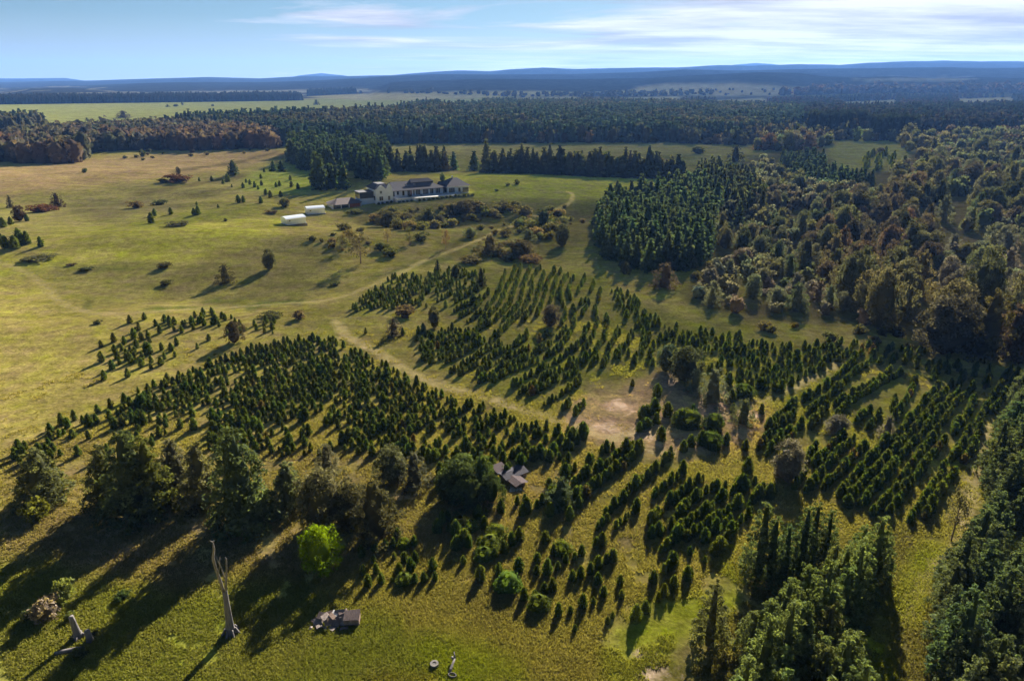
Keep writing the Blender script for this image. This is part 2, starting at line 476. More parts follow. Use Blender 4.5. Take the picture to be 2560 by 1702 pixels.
def mass(recs, Z, lods, H0, W0, name, label, seed=11, mat=None):
    rng = np.random.default_rng(seed); n = len(recs)
    var = rng.integers(len(lods), size=n); rot = rng.random(n)*6.283
    g = .82+.36*rng.random(n); hv = 1+.1*rng.normal(size=n)
    x = np.array([r['x'] for r in recs]); y = np.array([r['y'] for r in recs]); h = np.array([r['h'] for r in recs]); w = np.array([r['w'] for r in recs])
    c = np.array([r['c'] for r in recs])*g[:, None]; c[:, 0] *= hv
    Vs, Ts, Cs = [], [], []; base = 0
    for k, t in enumerate(lods):
        m = np.where(var == k)[0]
        if not len(m): continue
        co, si = np.cos(rot[m])[:, None], np.sin(rot[m])[:, None]
        vx, vy, vz = t.V[None, :, 0]*(w[m]/W0)[:, None], t.V[None, :, 1]*(w[m]/W0)[:, None], t.V[None, :, 2]*(h[m]/H0)[:, None]
        V = np.stack([vx*co-vy*si+x[m][:, None], vx*si+vy*co+y[m][:, None], vz+Z[m][:, None]], -1).reshape(-1, 3)
        T = (t.T[None]+(np.arange(len(m))*len(t.V))[:, None, None]).reshape(-1, 3)+base
        C = (t.C[None, :, None]*c[m][:, None, :]).reshape(-1, 3)
        Vs.append(V); Ts.append(T); Cs.append(C); base += len(V)
    me = mesh_tris(name, np.concatenate(Vs), np.concatenate(Ts), [mat or M_LEAF], np.concatenate(Cs))
    o = link(name, me); setp(o, label, 'trees', None, 'stuff')
    return o

def scatter(polyS, spacing, jitter=.4, seed=1):
    rng = np.random.default_rng(seed)
    us = np.array([p[0] for p in polyS], float); vs = np.array([p[1] for p in polyS], float)
    gx, gy = hit(us, vs)
    x0, x1, y0, y1 = gx.min()-15, gx.max()+15, gy.min()-40, gy.max()+60
    nx = int((x1-x0)/spacing)+1; ny = int((y1-y0)/(spacing*.87))+1
    i, j = np.meshgrid(np.arange(nx), np.arange(ny))
    x = x0+(i+.5*(j % 2))*spacing+rng.uniform(-jitter, jitter, i.shape)*spacing
    y = y0+j*spacing*.87+rng.uniform(-jitter, jitter, i.shape)*spacing
    x, y = x.ravel(), y.ravel()
    u, v, d = proj(x, y, height(x, y))
    k = inpoly(u, v, polyS) & (d > 0)
    return x[k], y[k], rng
HAZE = 4.4e-5; EXPO = 2.15
CLEARINGS = [[(1180,226),(1330,222),(1340,243),(1190,247)], [(1420,226),(1560,222),(1575,240),(1440,244)], [(1640,232),(1760,226),(1775,245),(1650,250)], [(1930,236),(2060,230),(2075,250),(1940,255)], [(2200,228),(2330,224),(2345,244),(2210,249)], [(1010,244),(1110,240),(1120,254),(1020,258)]]
# ------------------------------------------------------------------ ground sheet
def build_ground():
    r = [14.0]
    while r[-1] < 15000: r.append(r[-1]*(1.0085 if r[-1] < 700 else 1.013 if r[-1] < 5200 else 1.02))
    r = np.array(r)
    a = np.concatenate([np.linspace(-math.pi, -.98, 26)[:-1], np.linspace(-.98, -.72, 30)[:-1], np.linspace(-.72, .72, 560), np.linspace(.72, .98, 30)[1:], np.linspace(.98, math.pi, 26)[1:-1]])
    nr, na = len(r), len(a)
    R, A = np.meshgrid(r, a, indexing='ij')
    x = R*np.sin(A); y = R*np.cos(A); z = height(x, y)
    # grass micro relief close by
    dens = sstep(420, 90, R)
    z = z - .0*dens
    u, v, d = proj(x, y, z)
    ok = (d > 5)
    # ragged borders : warp by world noise, in photo units falling with distance
    sc_ = F/np.maximum(d, 20)
    wu = (fbm(x/14, y/14, 4)-.5)*16*sc_; wv = (fbm(x/14+90, y/14+40, 4)-.5)*16*sc_*np.clip(H/np.maximum(d, 1), 0, 1)
    U = (u+wu)/K; V = (v+wv)/K
    C = np.empty(R.shape+(3,)); C[:] = (.225, .20, .074)
    big = fbm(x/75+9, y/75+3, 4)[..., None]
    C = C*(1-.55*(big-.5)) + (np.array([.165, .185, .045])-np.array([.2, .18, .07]))*np.clip((big-.45)*2.2, 0, 1)
    def smooth(m, k):
        for _ in range(k):
            m = (m + np.roll(m, 1, 1) + np.roll(m, -1, 1))/3
            mm = m.copy(); mm[1:-1] = (m[:-2]+m[1:-1]+m[2:])/3; m = mm
        return m
    def paint(poly, col, amt=1.0, blur=4):
        m = (inpoly(U, V, poly) & ok).astype(float)
        m = smooth(m, blur)[..., None]*amt
        C[:] = C*(1-m)+np.array(col)*m
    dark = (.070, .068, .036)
    # far plain and hills
    far = sstep(1500, 2600, y)[..., None]
    C[:] = C*(1-far)+np.array((.030, .033, .031))*far
    fo = fbm(x/160+4, y/160, 4)
    patch = (np.clip((fo-.56)*9, 0, 1)*sstep(1800, 2400, y)*(z < 22)*(y < 5200))[..., None]*.8
    C[:] = C*(1-patch)+np.array((.22, .20, .13))*patch
    # pale fields, left and centre
    paint([(-200,236),(0,236),(690,230),(830,221),(1010,225),(1150,222),(1210,232),(1120,240),(960,248),(880,262),(500,282),(360,295),(0,300),(-300,300)], (.245, .265, .10), 1, 3)
    paint([(700,223),(860,215),(1240,210),(1380,216),(1250,223),(960,231),(820,231)], (.30, .275, .15), 1, 2)
    paint([(1360,214),(1500,206),(1520,214),(1420,219)], (.31, .28, .17), 1, 1)
    paint([(1440,218),(1470,200),(1540,193),(1700,192),(1780,198),(1870,205),(1830,218),(1770,222),(1600,219)], (.36, .31, .20), 1, 2)
    paint([(360,214),(560,209),(830,206),(880,211),(620,216)], (.27, .25, .19), .8, 2)
    paint([(1960,182),(2080,180),(2250,182),(2200,187),(2000,187)], (.28, .25, .19), .8, 1)
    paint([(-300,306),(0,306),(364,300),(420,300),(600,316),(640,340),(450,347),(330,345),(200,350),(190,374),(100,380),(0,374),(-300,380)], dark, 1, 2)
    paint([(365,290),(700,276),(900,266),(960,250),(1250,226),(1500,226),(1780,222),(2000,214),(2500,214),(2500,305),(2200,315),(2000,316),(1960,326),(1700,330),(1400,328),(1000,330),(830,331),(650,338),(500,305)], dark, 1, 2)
    for q_ in CLEARINGS: paint(q_, (.30, .275, .165), 1, 1)
    # brown grassland on the left, green swards
    paint([(-300,392),(0,386),(190,366),(420,352),(650,344),(664,356),(560,384),(400,408),(150,436),(0,455),(-300,480)], (.285, .215, .125), .95, 8)
    paint([(-300,470),(0,460),(170,440),(380,415),(540,392),(700,372),(740,450),(640,455),(470,470),(200,520),(0,560),(-300,600)], (.20, .185, .080), .8, 8)
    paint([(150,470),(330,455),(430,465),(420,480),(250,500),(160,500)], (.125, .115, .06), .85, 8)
    paint([(560,405),(640,380),(730,372),(720,410),(760,425),(700,450),(560,440)], (.225, .265, .058), .9, 8)
    paint([(640,342),(880,338),(1580,334),(1760,345),(1620,385),(1580,352),(880,348),(660,350)], (.265, .245, .095), .9, 5)
    paint([(1000,402),(1100,400),(1560,410),(1570,430),(1480,455),(1300,462),(1080,455),(1080,425)], (.30, .305, .062), 1, 8)
    paint([(640,470),(760,440),(860,425),(880,470),(800,478),(700,465)], (.275, .26, .08), .9, 8)
    paint([(90,600),(200,560),(420,520),(560,500),(640,500),(660,530),(560,560),(440,600),(300,610),(160,612)], (.275, .27, .066), .95, 10)
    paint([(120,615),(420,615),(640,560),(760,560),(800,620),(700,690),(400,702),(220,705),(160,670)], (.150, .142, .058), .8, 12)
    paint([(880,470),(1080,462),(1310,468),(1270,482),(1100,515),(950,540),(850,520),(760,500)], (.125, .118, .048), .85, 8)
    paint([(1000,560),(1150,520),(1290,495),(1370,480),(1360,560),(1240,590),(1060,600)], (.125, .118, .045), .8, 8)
    paint([(1100,545),(1200,540),(1250,560),(1180,585),(1080,590)], (.24, .225, .07), .9, 6)
    paint([(-300,620),(100,640),(140,690),(210,730),(300,760),(200,840),(0,930),(-300,950)], (.265, .235, .085), .7, 12)
    paint([(700,640),(830,600),(1100,600),(1400,600),(1500,660),(1450,720),(1380,640),(1100,610),(850,660)], (.27, .245, .085), .7, 8)
    paint([(1390,590),(1580,690),(1640,740),(1560,730),(1420,660)], (.28, .245, .085), .8, 6)
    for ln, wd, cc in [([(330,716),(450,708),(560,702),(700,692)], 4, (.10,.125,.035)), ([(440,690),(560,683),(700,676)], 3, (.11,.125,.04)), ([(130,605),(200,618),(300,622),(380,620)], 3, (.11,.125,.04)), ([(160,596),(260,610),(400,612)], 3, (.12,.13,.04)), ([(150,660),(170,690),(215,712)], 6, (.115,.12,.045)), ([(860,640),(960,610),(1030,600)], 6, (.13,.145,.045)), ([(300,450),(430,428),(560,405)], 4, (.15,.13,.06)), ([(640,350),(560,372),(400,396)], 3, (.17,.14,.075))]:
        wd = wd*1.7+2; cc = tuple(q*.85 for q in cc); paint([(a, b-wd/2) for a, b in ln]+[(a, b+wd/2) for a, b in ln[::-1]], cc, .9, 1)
    # woodland floor on the right and below the stands
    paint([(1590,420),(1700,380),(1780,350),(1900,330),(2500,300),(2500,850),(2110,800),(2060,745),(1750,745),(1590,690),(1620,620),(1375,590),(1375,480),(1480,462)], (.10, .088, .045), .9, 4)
    paint([(1925,322),(2075,318),(2095,352),(2062,395),(1930,390),(1900,350)], (.235, .235, .075), 1, 3)
    paint([(1700,585),(1790,590),(1800,650),(1740,700),(1650,690)], (.185, .165, .075), .7, 6)
    paint([(2150,560),(2350,600),(2358,680),(2250,660)], (.185, .165, .085), .7, 6)
    paint([(1660,735),(1760,745),(2060,760),(2110,800),(1880,785),(1740,765)], (.215, .195, .075), .85, 5)
    paint([(0,1010),(700,1040),(960,1070),(940,1240),(850,1290),(0,1330)], (.19, .155, .085), .65, 8)
    paint([(0,1180),(500,1200),(900,1250),(760,1330),(300,1330),(0,1400)], (.20, .155, .11), .45, 8)
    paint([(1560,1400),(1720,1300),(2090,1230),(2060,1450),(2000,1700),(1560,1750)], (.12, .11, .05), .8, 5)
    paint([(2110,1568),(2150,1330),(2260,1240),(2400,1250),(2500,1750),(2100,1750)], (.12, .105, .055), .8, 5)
    # bare, trodden ground between the christmas trees
    paint([(1290,950),(1400,890),(1500,850),(1600,900),(1740,930),(1700,1010),(1560,1080),(1430,1060),(1330,1000)], (.35, .26, .18), .92, 8)
    paint([(1060,1090),(1260,1060),(1340,1090),(1180,1170),(960,1260),(900,1270),(980,1160)], (.245, .19, .115), .7, 8)
    paint([(1000,1220),(1500,1100),(1560,1250),(1180,1400),(1060,1400)], (.195, .165, .085), .5, 10)
    # lush foreground sward
    paint([(-300,1330),(300,1330),(700,1330),(860,1410),(1000,1430),(1100,1560),(900,1750),(-300,1750)], (.150, .172, .036), .85, 12)
    paint([(900,1440),(1060,1420),(1180,1490),(1150,1560),(1000,1560)], (.20, .235, .022), .85, 12)
    paint([(1440,1440),(1600,1350),(1720,1270),(1660,1400),(1560,1520),(1450,1560)], (.195, .225, .024), .8, 10)
    paint([(2020,1400),(2100,1290),(2160,1300),(2120,1430),(2090,1700),(2000,1700)], (.180, .205, .030), .9, 6)
    paint([(700,1540),(960,1530),(980,1750),(700,1750)], (.24, .185, .05), .6, 10)
    # the far woods on the ridges keep a mottled canopy
    m1 = (.78+.44*fbm(x/38, y/60, 3))[..., None]
    fz = sstep(1700, 2500, y)[..., None]
    C[:] = C*(1-fz)+C*m1*fz
    V3 = np.stack([x, y, z], -1).reshape(-1, 3)
    idx = np.arange(nr*na).reshape(nr, na); nxt = np.roll(idx, -1, 1)
    q = np.stack([idx[:-1], idx[1:], nxt[1:], nxt[:-1]], -1).reshape(-1, 4)
    T = np.concatenate([q[:, [0, 2, 1]], q[:, [0, 3, 2]]])
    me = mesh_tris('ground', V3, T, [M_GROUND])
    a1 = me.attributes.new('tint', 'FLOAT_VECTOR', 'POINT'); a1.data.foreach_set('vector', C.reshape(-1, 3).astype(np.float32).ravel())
    tuft = (.20+.45*sstep(700, 90, R)).astype(np.float32)
    a2 = me.attributes.new('tuft', 'FLOAT', 'POINT'); a2.data.foreach_set('value', tuft.ravel())
    me.polygons.foreach_set('use_smooth', [True]*len(me.polygons))
    o = link('ground', me); setp(o, kind='structure')
    def look(px, py):
        i = np.clip(np.searchsorted(r, np.hypot(px, py)), 0, nr-1); j = np.clip(np.searchsorted(a, np.arctan2(px, py)), 0, na-1)
        return C[i, j]
    return look
ground_tint = build_ground()

def ribbon(name, pts, width, mat, sub=14):
    P_ = [np.array(hit(a*K, b*K)) for a, b in pts]
    dens = []
    for i in range(len(P_)-1):
        p0 = P_[max(i-1, 0)]; p1 = P_[i]; p2 = P_[i+1]; p3 = P_[min(i+2, len(P_)-1)]
        for s in np.linspace(0, 1, sub, endpoint=False):
            dens.append(.5*((2*p1)+(-p0+p2)*s+(2*p0-5*p1+4*p2-p3)*s*s+(-p0+3*p1-3*p2+p3)*s**3))
    dens.append(P_[-1]); Q = np.array(dens)
    tg = np.gradient(Q, axis=0); tg /= np.maximum(np.linalg.norm(tg, axis=1, keepdims=True), 1e-6)
    nn = np.stack([-tg[:, 1], tg[:, 0]], 1); off = np.array([-1, -.6, -.2, .2, .6, 1])
    ww = width*(.85+.3*fbm(Q[:, 0]/12, Q[:, 1]/12, 2))/2
    X = Q[:, None, :]+nn[:, None, :]*(off[None, :, None]*ww[:, None, None])
    Z = height(X[..., 0], X[..., 1])+.05
    V = np.concatenate([X, Z[..., None]], -1).reshape(-1, 3)
    n, m = len(Q), len(off); idx = np.arange(n*m).reshape(n, m)
    q = np.stack([idx[:-1, :-1], idx[:-1, 1:], idx[1:, 1:], idx[1:, :-1]], -1).reshape(-1, 4)
    T = np.concatenate([q[:, [0, 1, 2]], q[:, [0, 2, 3]]])
    me = mesh_tris(name, V, T, [mat])
    e = (1-np.abs(off))[None].repeat(n, 0); e[0] = 0; e[-1] = 0
    at = me.attributes.new('edge', 'FLOAT', 'POINT'); at.data.foreach_set('value', e.astype(np.float32).ravel())
    o = link(name, me); setp(o, kind='structure'); return o
def patch(name, u, v, wx, wy, rot, mat):
    cx, cy = hit(u*K, v*K); n = 28; rings = 7
    V = []; E = []
    for i in range(rings+1):
        for k in range(n):
            t = 2*math.pi*k/n; f = i/rings
            px, py = wx*f*math.cos(t), wy*f*math.sin(t)
            X = cx+px*math.cos(rot)-py*math.sin(rot); Y = cy+px*math.sin(rot)+py*math.cos(rot)
            V.append((X, Y, float(height(X, Y))+.035)); E.append(1-f)
    T = []
    for i in range(rings):
        for k in range(n):
            a, b = i*n+k, i*n+(k+1) % n; T += [(a, a+n, b+n), (a, b+n, b)]
    me = mesh_tris(name, np.array(V), np.array(T), [mat])
    at = me.attributes.new('edge', 'FLOAT', 'POINT'); at.data.foreach_set('value', np.array(E, np.float32))
    o = link(name, me); setp(o, kind='structure'); return o
ribbon('dirt_track', [(-60,590),(30,615),(95,650),(130,690),(200,718),(290,722),(450,712),(620,702),(760,690),(850,660),(920,630),(990,595),(1060,570),(1120,545),(1190,513),(1260,490),(1310,468),(1318,448),(1300,440)], 5.5, M_TRACK)
ribbon('dirt_track', [(770,735),(800,775),(860,805),(930,850),(1000,882),(1080,905),(1160,928),(1240,955),(1320,980),(1400,1010),(1480,1030),(1560,1045)], 6.0, M_LANE)
ribbon('dirt_track', [(2345,850),(2300,930),(2265,1010),(2240,1100),(2225,1190),(2190,1270),(2130,1330),(2100,1400),(2080,1470)], 3.8, M_LANE)
ribbon('dirt_track', [(1400,1010),(1520,985),(1640,960),(1760,925),(1850,880),(1930,835)], 5.0, M_LANE)
ribbon('dirt_track', [(640,800),(740,790),(800,775)], 4, M_TRACK)
ribbon('dirt_track', [(640,340),(830,337),(1000,336),(1250,333),(1500,331),(1640,336)], 7, M_TRACK)
for u, v, wx, wy, rt in [(1430,935,3.6,4,.3),(1395,985,3.4,4.5,1.2),(1545,880,3.5,5,.2),(1590,905,3,4,.8),(1640,935,4.5,5.5,.1),(1690,905,3.2,4.4,-.2),(1480,1000,3,3.5,.4),(1730,960,2.4,3.6,0),
                         (2235,1215,1.6,4,.2),(1485,1510,2.2,1.6,.4),(1500,1553,3.2,1.8,.2),(1180,1110,2.4,3.4,.4),(1010,1100,1.6,3.6,-.2),(1590,860,1,6,.0),(860,1550,2,2,0),(840,800,1.2,1.6,0)]:
    patch('bare_soil', u, v, wx*1.35, wy*1.35, rt, M_BARE)
# ------------------------------------------------------------------ species
XM = Kind('christmas_tree', 'christmas tree', [gen_xmas(i, .42+.03*(i % 4), 420, 9, .54+.06*(i % 3), .22, .088) for i in range(7)]+[gen_xmas(20+i, .8, 900, 9, .42, .3, .072) for i in range(3)],
          [gen_xmas(40+i, .45, 110, 7, .58) for i in range(6)], 1, .46, False, 298, 'christmas_trees', 'remaining small green christmas trees standing in rows across the farther blocks')
PINE = Kind('pine_tree', 'pine', [gen_conifer(60+i, 10, 4.4, 20, 8.5, 30, .27, .30, .42+.07*(i % 3), .06, .10, .60, True, .45) for i in range(5)],
            [gen_conifer(70, 10, 4.2, 7, 5, 8, .7, .6, .62, .06, .1, .8)], 10, 4.2, True, 200, 'pine_trees', 'pines of the stand beyond the right corner')
SPR = Kind('conifer_tree', 'conifer', [gen_conifer(80+i, 11, 4.4, 10, 6, 15, .60, .66, .48+.09*(i % 3), .08, .06, .80, True, .26) for i in range(5)],
           [gen_conifer(90+i, 11, 4.4, 6, 4, 6, 1.1, .78, .5+.08*(i % 3), .08, .04, .9, False) for i in range(4)], 11, 4.2, True, 300, 'conifer_trees', 'farther dark conifers of the plantation blocks')
BRD = Kind('broadleaf_tree', 'tree', [gen_broad(100+i, 10, 9, 84, 40, .38, .03, .66, .135, 1.0, .26) if i % 2 == 0 else gen_conifer(100+i, 10, 8.6, 10, 10, 36, .38, .5, .38, .03, .05, 1.15, True, .55) for i in range(8)],
           [gen_broad(110+i, 10, 9, 20, 7, 1.2, .04, .8, .2) for i in range(4)], 10, 9, True, 300, 'broadleaf_trees', 'farther brown and olive trees of the mixed wood', M_LEAFB)
BIG = Kind('cypress_tree', 'tree', [gen_conifer(130+i, 14, 8.5, 13, 9, 60, .42, .56, .55, .05, .07, 1.35, True, .34) for i in range(4)], [], 14, 8.5, True, 60, None, '')
SHB = Kind('shrub', 'shrub', [gen_broad(150+i, 2, 3, 26, 26, .26, 0.0, .62, .2, 1.0, .2, False) for i in range(5)], [gen_broad(156, 2, 3, 14, 8, .5, 0, .7, .2, trunk=False)], 2, 3, False, 250, 'shrubs', 'low scrub in the hollow and wood margins')
WSP = Kind('sparse_tree', 'tree', [gen_wispy(160+i, 7, 5, 42, 22, .24) for i in range(4)], [], 7, 5, True, 90, None, '')

G_X = (.066, .088, .018); G_X2 = (.092, .118, .024)
G_PINE = (.108, .138, .056); G_SPR = (.052, .080, .048); G_FAR = (.030, .048, .028)
BROWN = (.108, .092, .064); RUST = (.132, .092, .062); OLIVE = (.125, .128, .062); GREYG = (.150, .160, .100); OCHRE = (.145, .128, .066); DARK = (.075, .086, .042); MAUVE = (.165, .148, .120)

def at_px(u, v, hpx, wpx):           # photo units
    x, y = hit(u, v); h, w0 = metres(u, v, hpx, (x, y)); _, w = metres(u, v, wpx, (x, y))
    return float(x), float(y), float(h), float(w)

# --- christmas tree blocks -------------------------------------------------
def rows_block(poly, p0, p1, row_sp, in_sp, hgt, label, group, seed, jit=.18, gap=.25, gscale=18, wid=.47):
    """rows parallel to the ground line p0-p1, filling the plot"""
    rng = np.random.default_rng(seed); poly = D(poly)
    a = np.array(hit(p0[0]*K, p0[1]*K)); b = np.array(hit(p1[0]*K, p1[1]*K)); t = (b-a)/np.linalg.norm(b-a); nrm = np.array([-t[1], t[0]])
    G = np.array([hit(q[0], q[1]) for q in poly]); s = (G-a)@t; q = (G-a)@nrm
    cnt = 0
    for j in np.arange(math.floor(q.min()/row_sp), q.max()/row_sp+1):
        S = np.arange(s.min(), s.max(), in_sp); S = S+rng.uniform(-jit, jit, len(S))*in_sp*1.6
        off = j*row_sp + (fbm(S/25+j*.05, np.full(len(S), j*.13), 2)-.5)*row_sp*.9 + rng.normal(size=len(S))*jit*row_sp*.45
        X = a[0]+t[0]*S+nrm[0]*off; Y = a[1]+t[1]*S+nrm[1]*off
        u, v, d = proj(X, Y, height(X, Y))
        k = inpoly(u, v, poly) & (fbm(X/gscale+seed, Y/gscale, 3)+.16*rng.normal(size=len(X)) > gap+.12)
        for x, y in zip(X[k], Y[k]):
            sz = hgt*.86*(1+.19*rng.normal()) * (.62 if rng.random() < .08 else 1)
            sz = max(sz, hgt*.4)
            c = (.11, .085, .03) if rng.random() < .015 else G_X2 if rng.random() < .25 else G_X
            if rng.random() < .04: XM.add(x, y, sz*.85, sz*.85*.62, c, 'squat bushy '+label, group, 7+int(rng.integers(3))); cnt += 1; continue
            XM.add(x, y, sz, sz*wid*(.9+.25*rng.random()), c, 'conical '+label, group, int(rng.integers(7))); cnt += 1
    return cnt
cn = {}
cn['b2'] = rows_block([(30,1075),(40,1040),(125,985),(265,925),(400,872),(560,812),(650,790),(755,782),(852,824),(948,880),(1038,916),(1138,945),(1200,975),(1325,1003),(1340,1032),(1250,1062),(1150,1062),(1010,1075),(880,1050),(640,1052),(420,1030),(210,1072)],
           (300,1000), (800,800), 2.45, 1.3, 2.3, 'christmas tree in the dense block behind the big dark trees', 'christmas trees of the dense left block', 1, .13, .25, 12)
cn['b1'] = rows_block([(195,850),(215,800),(310,735),(480,712),(560,745),(520,775),(400,830),(300,868),(210,890)], (210,890), (530,790), 3.2, 1.9, 2.45, 'christmas tree in the small sparse plot on the far left slope', 'christmas trees of the small left plot', 2, .3, .36, 10)
cn['b1b'] = rows_block([(585,745),(640,735),(645,770),(590,775)], (585,775), (645,750), 3, 2.2, 2.2, 'christmas tree in the short row right of the small left plot', 'christmas trees of the short row', 3, .3, .3, 10)
cn['b3a'] = rows_block([(798,722),(830,688),(905,640),(1010,622),(1115,628),(1125,655),(1030,720),(960,705),(870,715)], (810,720), (1010,635), 2.7, 1.4, 2.2, 'christmas tree in the plot below the hollow', 'christmas trees of the plot below the hollow', 4, .16, .27, 12)
cn['b3s'] = rows_block([(820,770),(840,745),(900,740),(950,760),(930,790),(870,775)], (820,770), (950,740), 3.5, 2.6, 2.1, 'christmas tree loosely scattered by the grass track', 'christmas trees scattered by the track', 6, .4, .42, 8)
# long curving rows, traced one by one from the survey view
def row_line(pts, off, fac, sp, h, label, group, rng, wid=.47, gap=.08):
    G = np.array([hit(off[0]+a/fac, off[1]+b/fac) for a, b in pts]); D_ = []
    for i in range(len(G)-1):
        p0 = G[max(i-1, 0)]; p1 = G[i]; p2 = G[i+1]; p3 = G[min(i+2, len(G)-1)]
        for q in np.linspace(0, 1, 24, endpoint=False): D_.append(.5*((2*p1)+(-p0+p2)*q+(2*p0-5*p1+4*p2-p3)*q*q+(-p0+3*p1-3*p2+p3)*q**3))
    D_.append(G[-1]); D_ = np.array(D_); L = np.concatenate([[0], np.cumsum(np.linalg.norm(np.diff(D_, axis=0), axis=1))])
    s = 0.0; k = rng.random()*50
    while s < L[-1]:
        if fbm(np.array([s/6.+k]), np.array([k]), 2)[0] > gap+.08:
            x = np.interp(s, L, D_[:, 0])+.13*rng.normal(); y = np.interp(s, L, D_[:, 1])+.13*rng.normal()
            z = h*.86*(1+.19*rng.normal())*(.6 if rng.random() < .06 else 1); z = max(z, .4*h)
            c = (.11, .085, .03) if rng.random() < .02 else G_X2 if rng.random() < .25 else G_X
            XM.add(x, y, z, z*wid*(.9+.25*rng.random()), c, 'conical '+label, group, int(rng.integers(7)))
        s += sp*(.85+.3*rng.random())
rng = np.random.default_rng(77); A_ = (900, 640); B_ = (1500, 720)
for p in [[(840,505),(960,445),(1080,395),(1150,335)],[(890,555),(1000,495),(1090,410)],[(930,610),(1000,575),(1090,515),(1150,455),(1210,375),(1260,265),(1300,155)],[(1060,605),(1120,560),(1200,490),(1250,425),(1300,315),(1350,195),(1390,115)],
          [(1010,695),(1100,645),(1190,600),(1260,530),(1320,455),(1370,345),(1410,195),(1440,105)],[(1270,590),(1330,540),(1420,440),(1450,310),(1480,195),(1530,105)],[(1160,780),(1280,670),(1340,605),(1420,535),(1480,435),(1520,335),(1540,205),(1610,115)],
          [(1450,590),(1520,510),(1570,410),(1600,290),(1640,165)],[(1570,545),(1620,435),(1650,325),(1680,225),(1740,135)],[(1690,430),(1730,305),(1750,205),(1790,145)],[(1600,775),(1680,700)],[(1800,610),(1830,510),(1780,390),(1790,285),(1850,185)],[(1680,805),(1780,725),(1830,655)],
          [(1640,925),(1730,865),(1800,795),(1880,685),(1910,585),(1890,455),(1860,335),(1880,245),(1910,205)],[(1820,905),(1900,845),(1980,755),(2030,645)],[(1990,855),(2060,755),(2100,645),(2110,565),(2080,475)],[(1900,1005),(2010,935),(2100,865),(2160,765),(2200,645),(2190,555)],[(2200,855),(2260,765),(2285,700)],[(2270,915),(2340,805)],
          [(1930,345),(2000,215)],[(1950,445),(2000,405),(2045,440)],[(2050,335),(2085,245)],[(2120,425),(2135,330)],[(1975,540),(2010,470)]]:
    row_line(p, A_, 3.564, 1.3, 2.25, 'christmas tree in the long curving rows at mid field', 'christmas trees of the curving rows', rng)
for p in [[(810,1045),(920,985),(1060,905),(1150,835),(1280,795)],[(890,1065),(1000,1005),(1080,965),(1250,875),(1340,835),(1500,725)],[(1060,1065),(1170,985),(1280,935),(1440,875),(1520,835)],[(1050,1145),(1160,1085),(1250,1035),(1350,985),(1460,935),(1560,885),(1640,825)],[(1200,1125),(1300,1055),(1420,1015),(1520,975),(1600,935)],
          [(1310,1185),(1400,1155),(1480,1095),(1580,1045),(1660,1005),(1760,955),(1820,895)],[(1410,1235),(1540,1175),(1640,1105),(1730,1055),(1830,1005),(1900,935)],[(1500,1255),(1640,1185),(1750,1115),(1880,1075),(1950,1025)],[(1640,1335),(1770,1265),(1880,1185),(1980,1115)],[(1800,1385),(1860,1335)],[(1920,1425),(1960,1355),(2020,1320)],[(2050,990),(2120,920)],[(2160,990),(2220,910)]]:
    row_line(p, A_, 3.564, 1.25, 2.25, 'christmas tree in the lower slanting rows beside the track', 'christmas trees of the lower mid rows', rng)
cn['b3d'] = rows_block([((900+a/3.564)/K, (640+b/3.564)/K) for a, b in [(500,760),(530,900),(560,985),(720,985),(1000,885),(1130,745),(1000,690),(860,640),(700,700),(510,665)]], ((900+700/3.564)/K, (640+980/3.564)/K), ((900+1100/3.564)/K, (640+770/3.564)/K), 2.5, 1.5, 2.4, 'christmas tree in the dense wedge above the track', 'christmas trees of the dense wedge', 5, .2, .16, 14)
for p in [[(1800,1290),(1880,1160),(1980,1020)],[(2020,980),(2080,870),(2110,790)],[(2090,770),(2150,670),(2200,600),(2270,580)],[(1715,1300),(1800,1190),(1900,1030),(1990,910),(2060,790)],[(1610,1260),(1700,1130),(1800,1000),(1920,850)],[(1965,820),(1990,740)],[(2010,780),(2060,660),(2085,620)],
          [(1515,1270),(1600,1170),(1660,1090),(1740,980),(1850,860)],[(1865,810),(1980,650),(2070,565)],[(1450,1220),(1520,1130),(1600,1040),(1700,920),(1780,840),(1850,760),(1900,690),(1990,590)],[(1380,1215),(1420,1140),(1500,1060),(1590,970),(1680,860),(1790,750),(1870,640),(1960,540)],[(1330,1170),(1400,1080),(1490,980),(1570,900),(1650,840),(1740,730),(1800,650),(1880,560)],
          [(1240,1120),(1330,1040),(1410,950),(1500,880)],[(1610,760),(1690,650),(1750,520)],[(1150,1140),(1230,1040),(1330,930),(1420,850)],[(1490,790),(1560,700)],[(1190,1000),(1280,900),(1370,830)],[(1420,760),(1500,690)],[(1150,970),(1190,900)],[(1310,740),(1370,660),(1480,590),(1580,530),(1690,480)],[(1310,665),(1420,595),(1530,535),(1610,490)],
          [(1150,710),(1230,650),(1320,575),(1400,490),(1480,435)],[(1250,565),(1330,495),(1410,425)],[(940,795),(1010,705),(1090,645)],[(1120,635),(1220,585)],[(1170,780),(1260,670)],[(870,905),(930,835),(1020,765),(1090,695)],[(930,935),(1000,840),(1070,795)],[(1040,880),(1120,760)],[(2210,580),(2250,500),(2280,470)],[(2290,540),(2320,470)],[(2170,700),(2260,590)],[(1850,520),(1880,440)],[(1990,560),(2020,500)],[(2140,560),(2170,500)],[(1080,1120),(1130,1040)],[(1620,690),(1640,640)]]:
    row_line(p, B_, 2.2255, 1.02, 2.3, 'christmas tree in the tidy hedge-like rows of the right field', 'christmas trees of the tidy right field', rng, .5, .03)
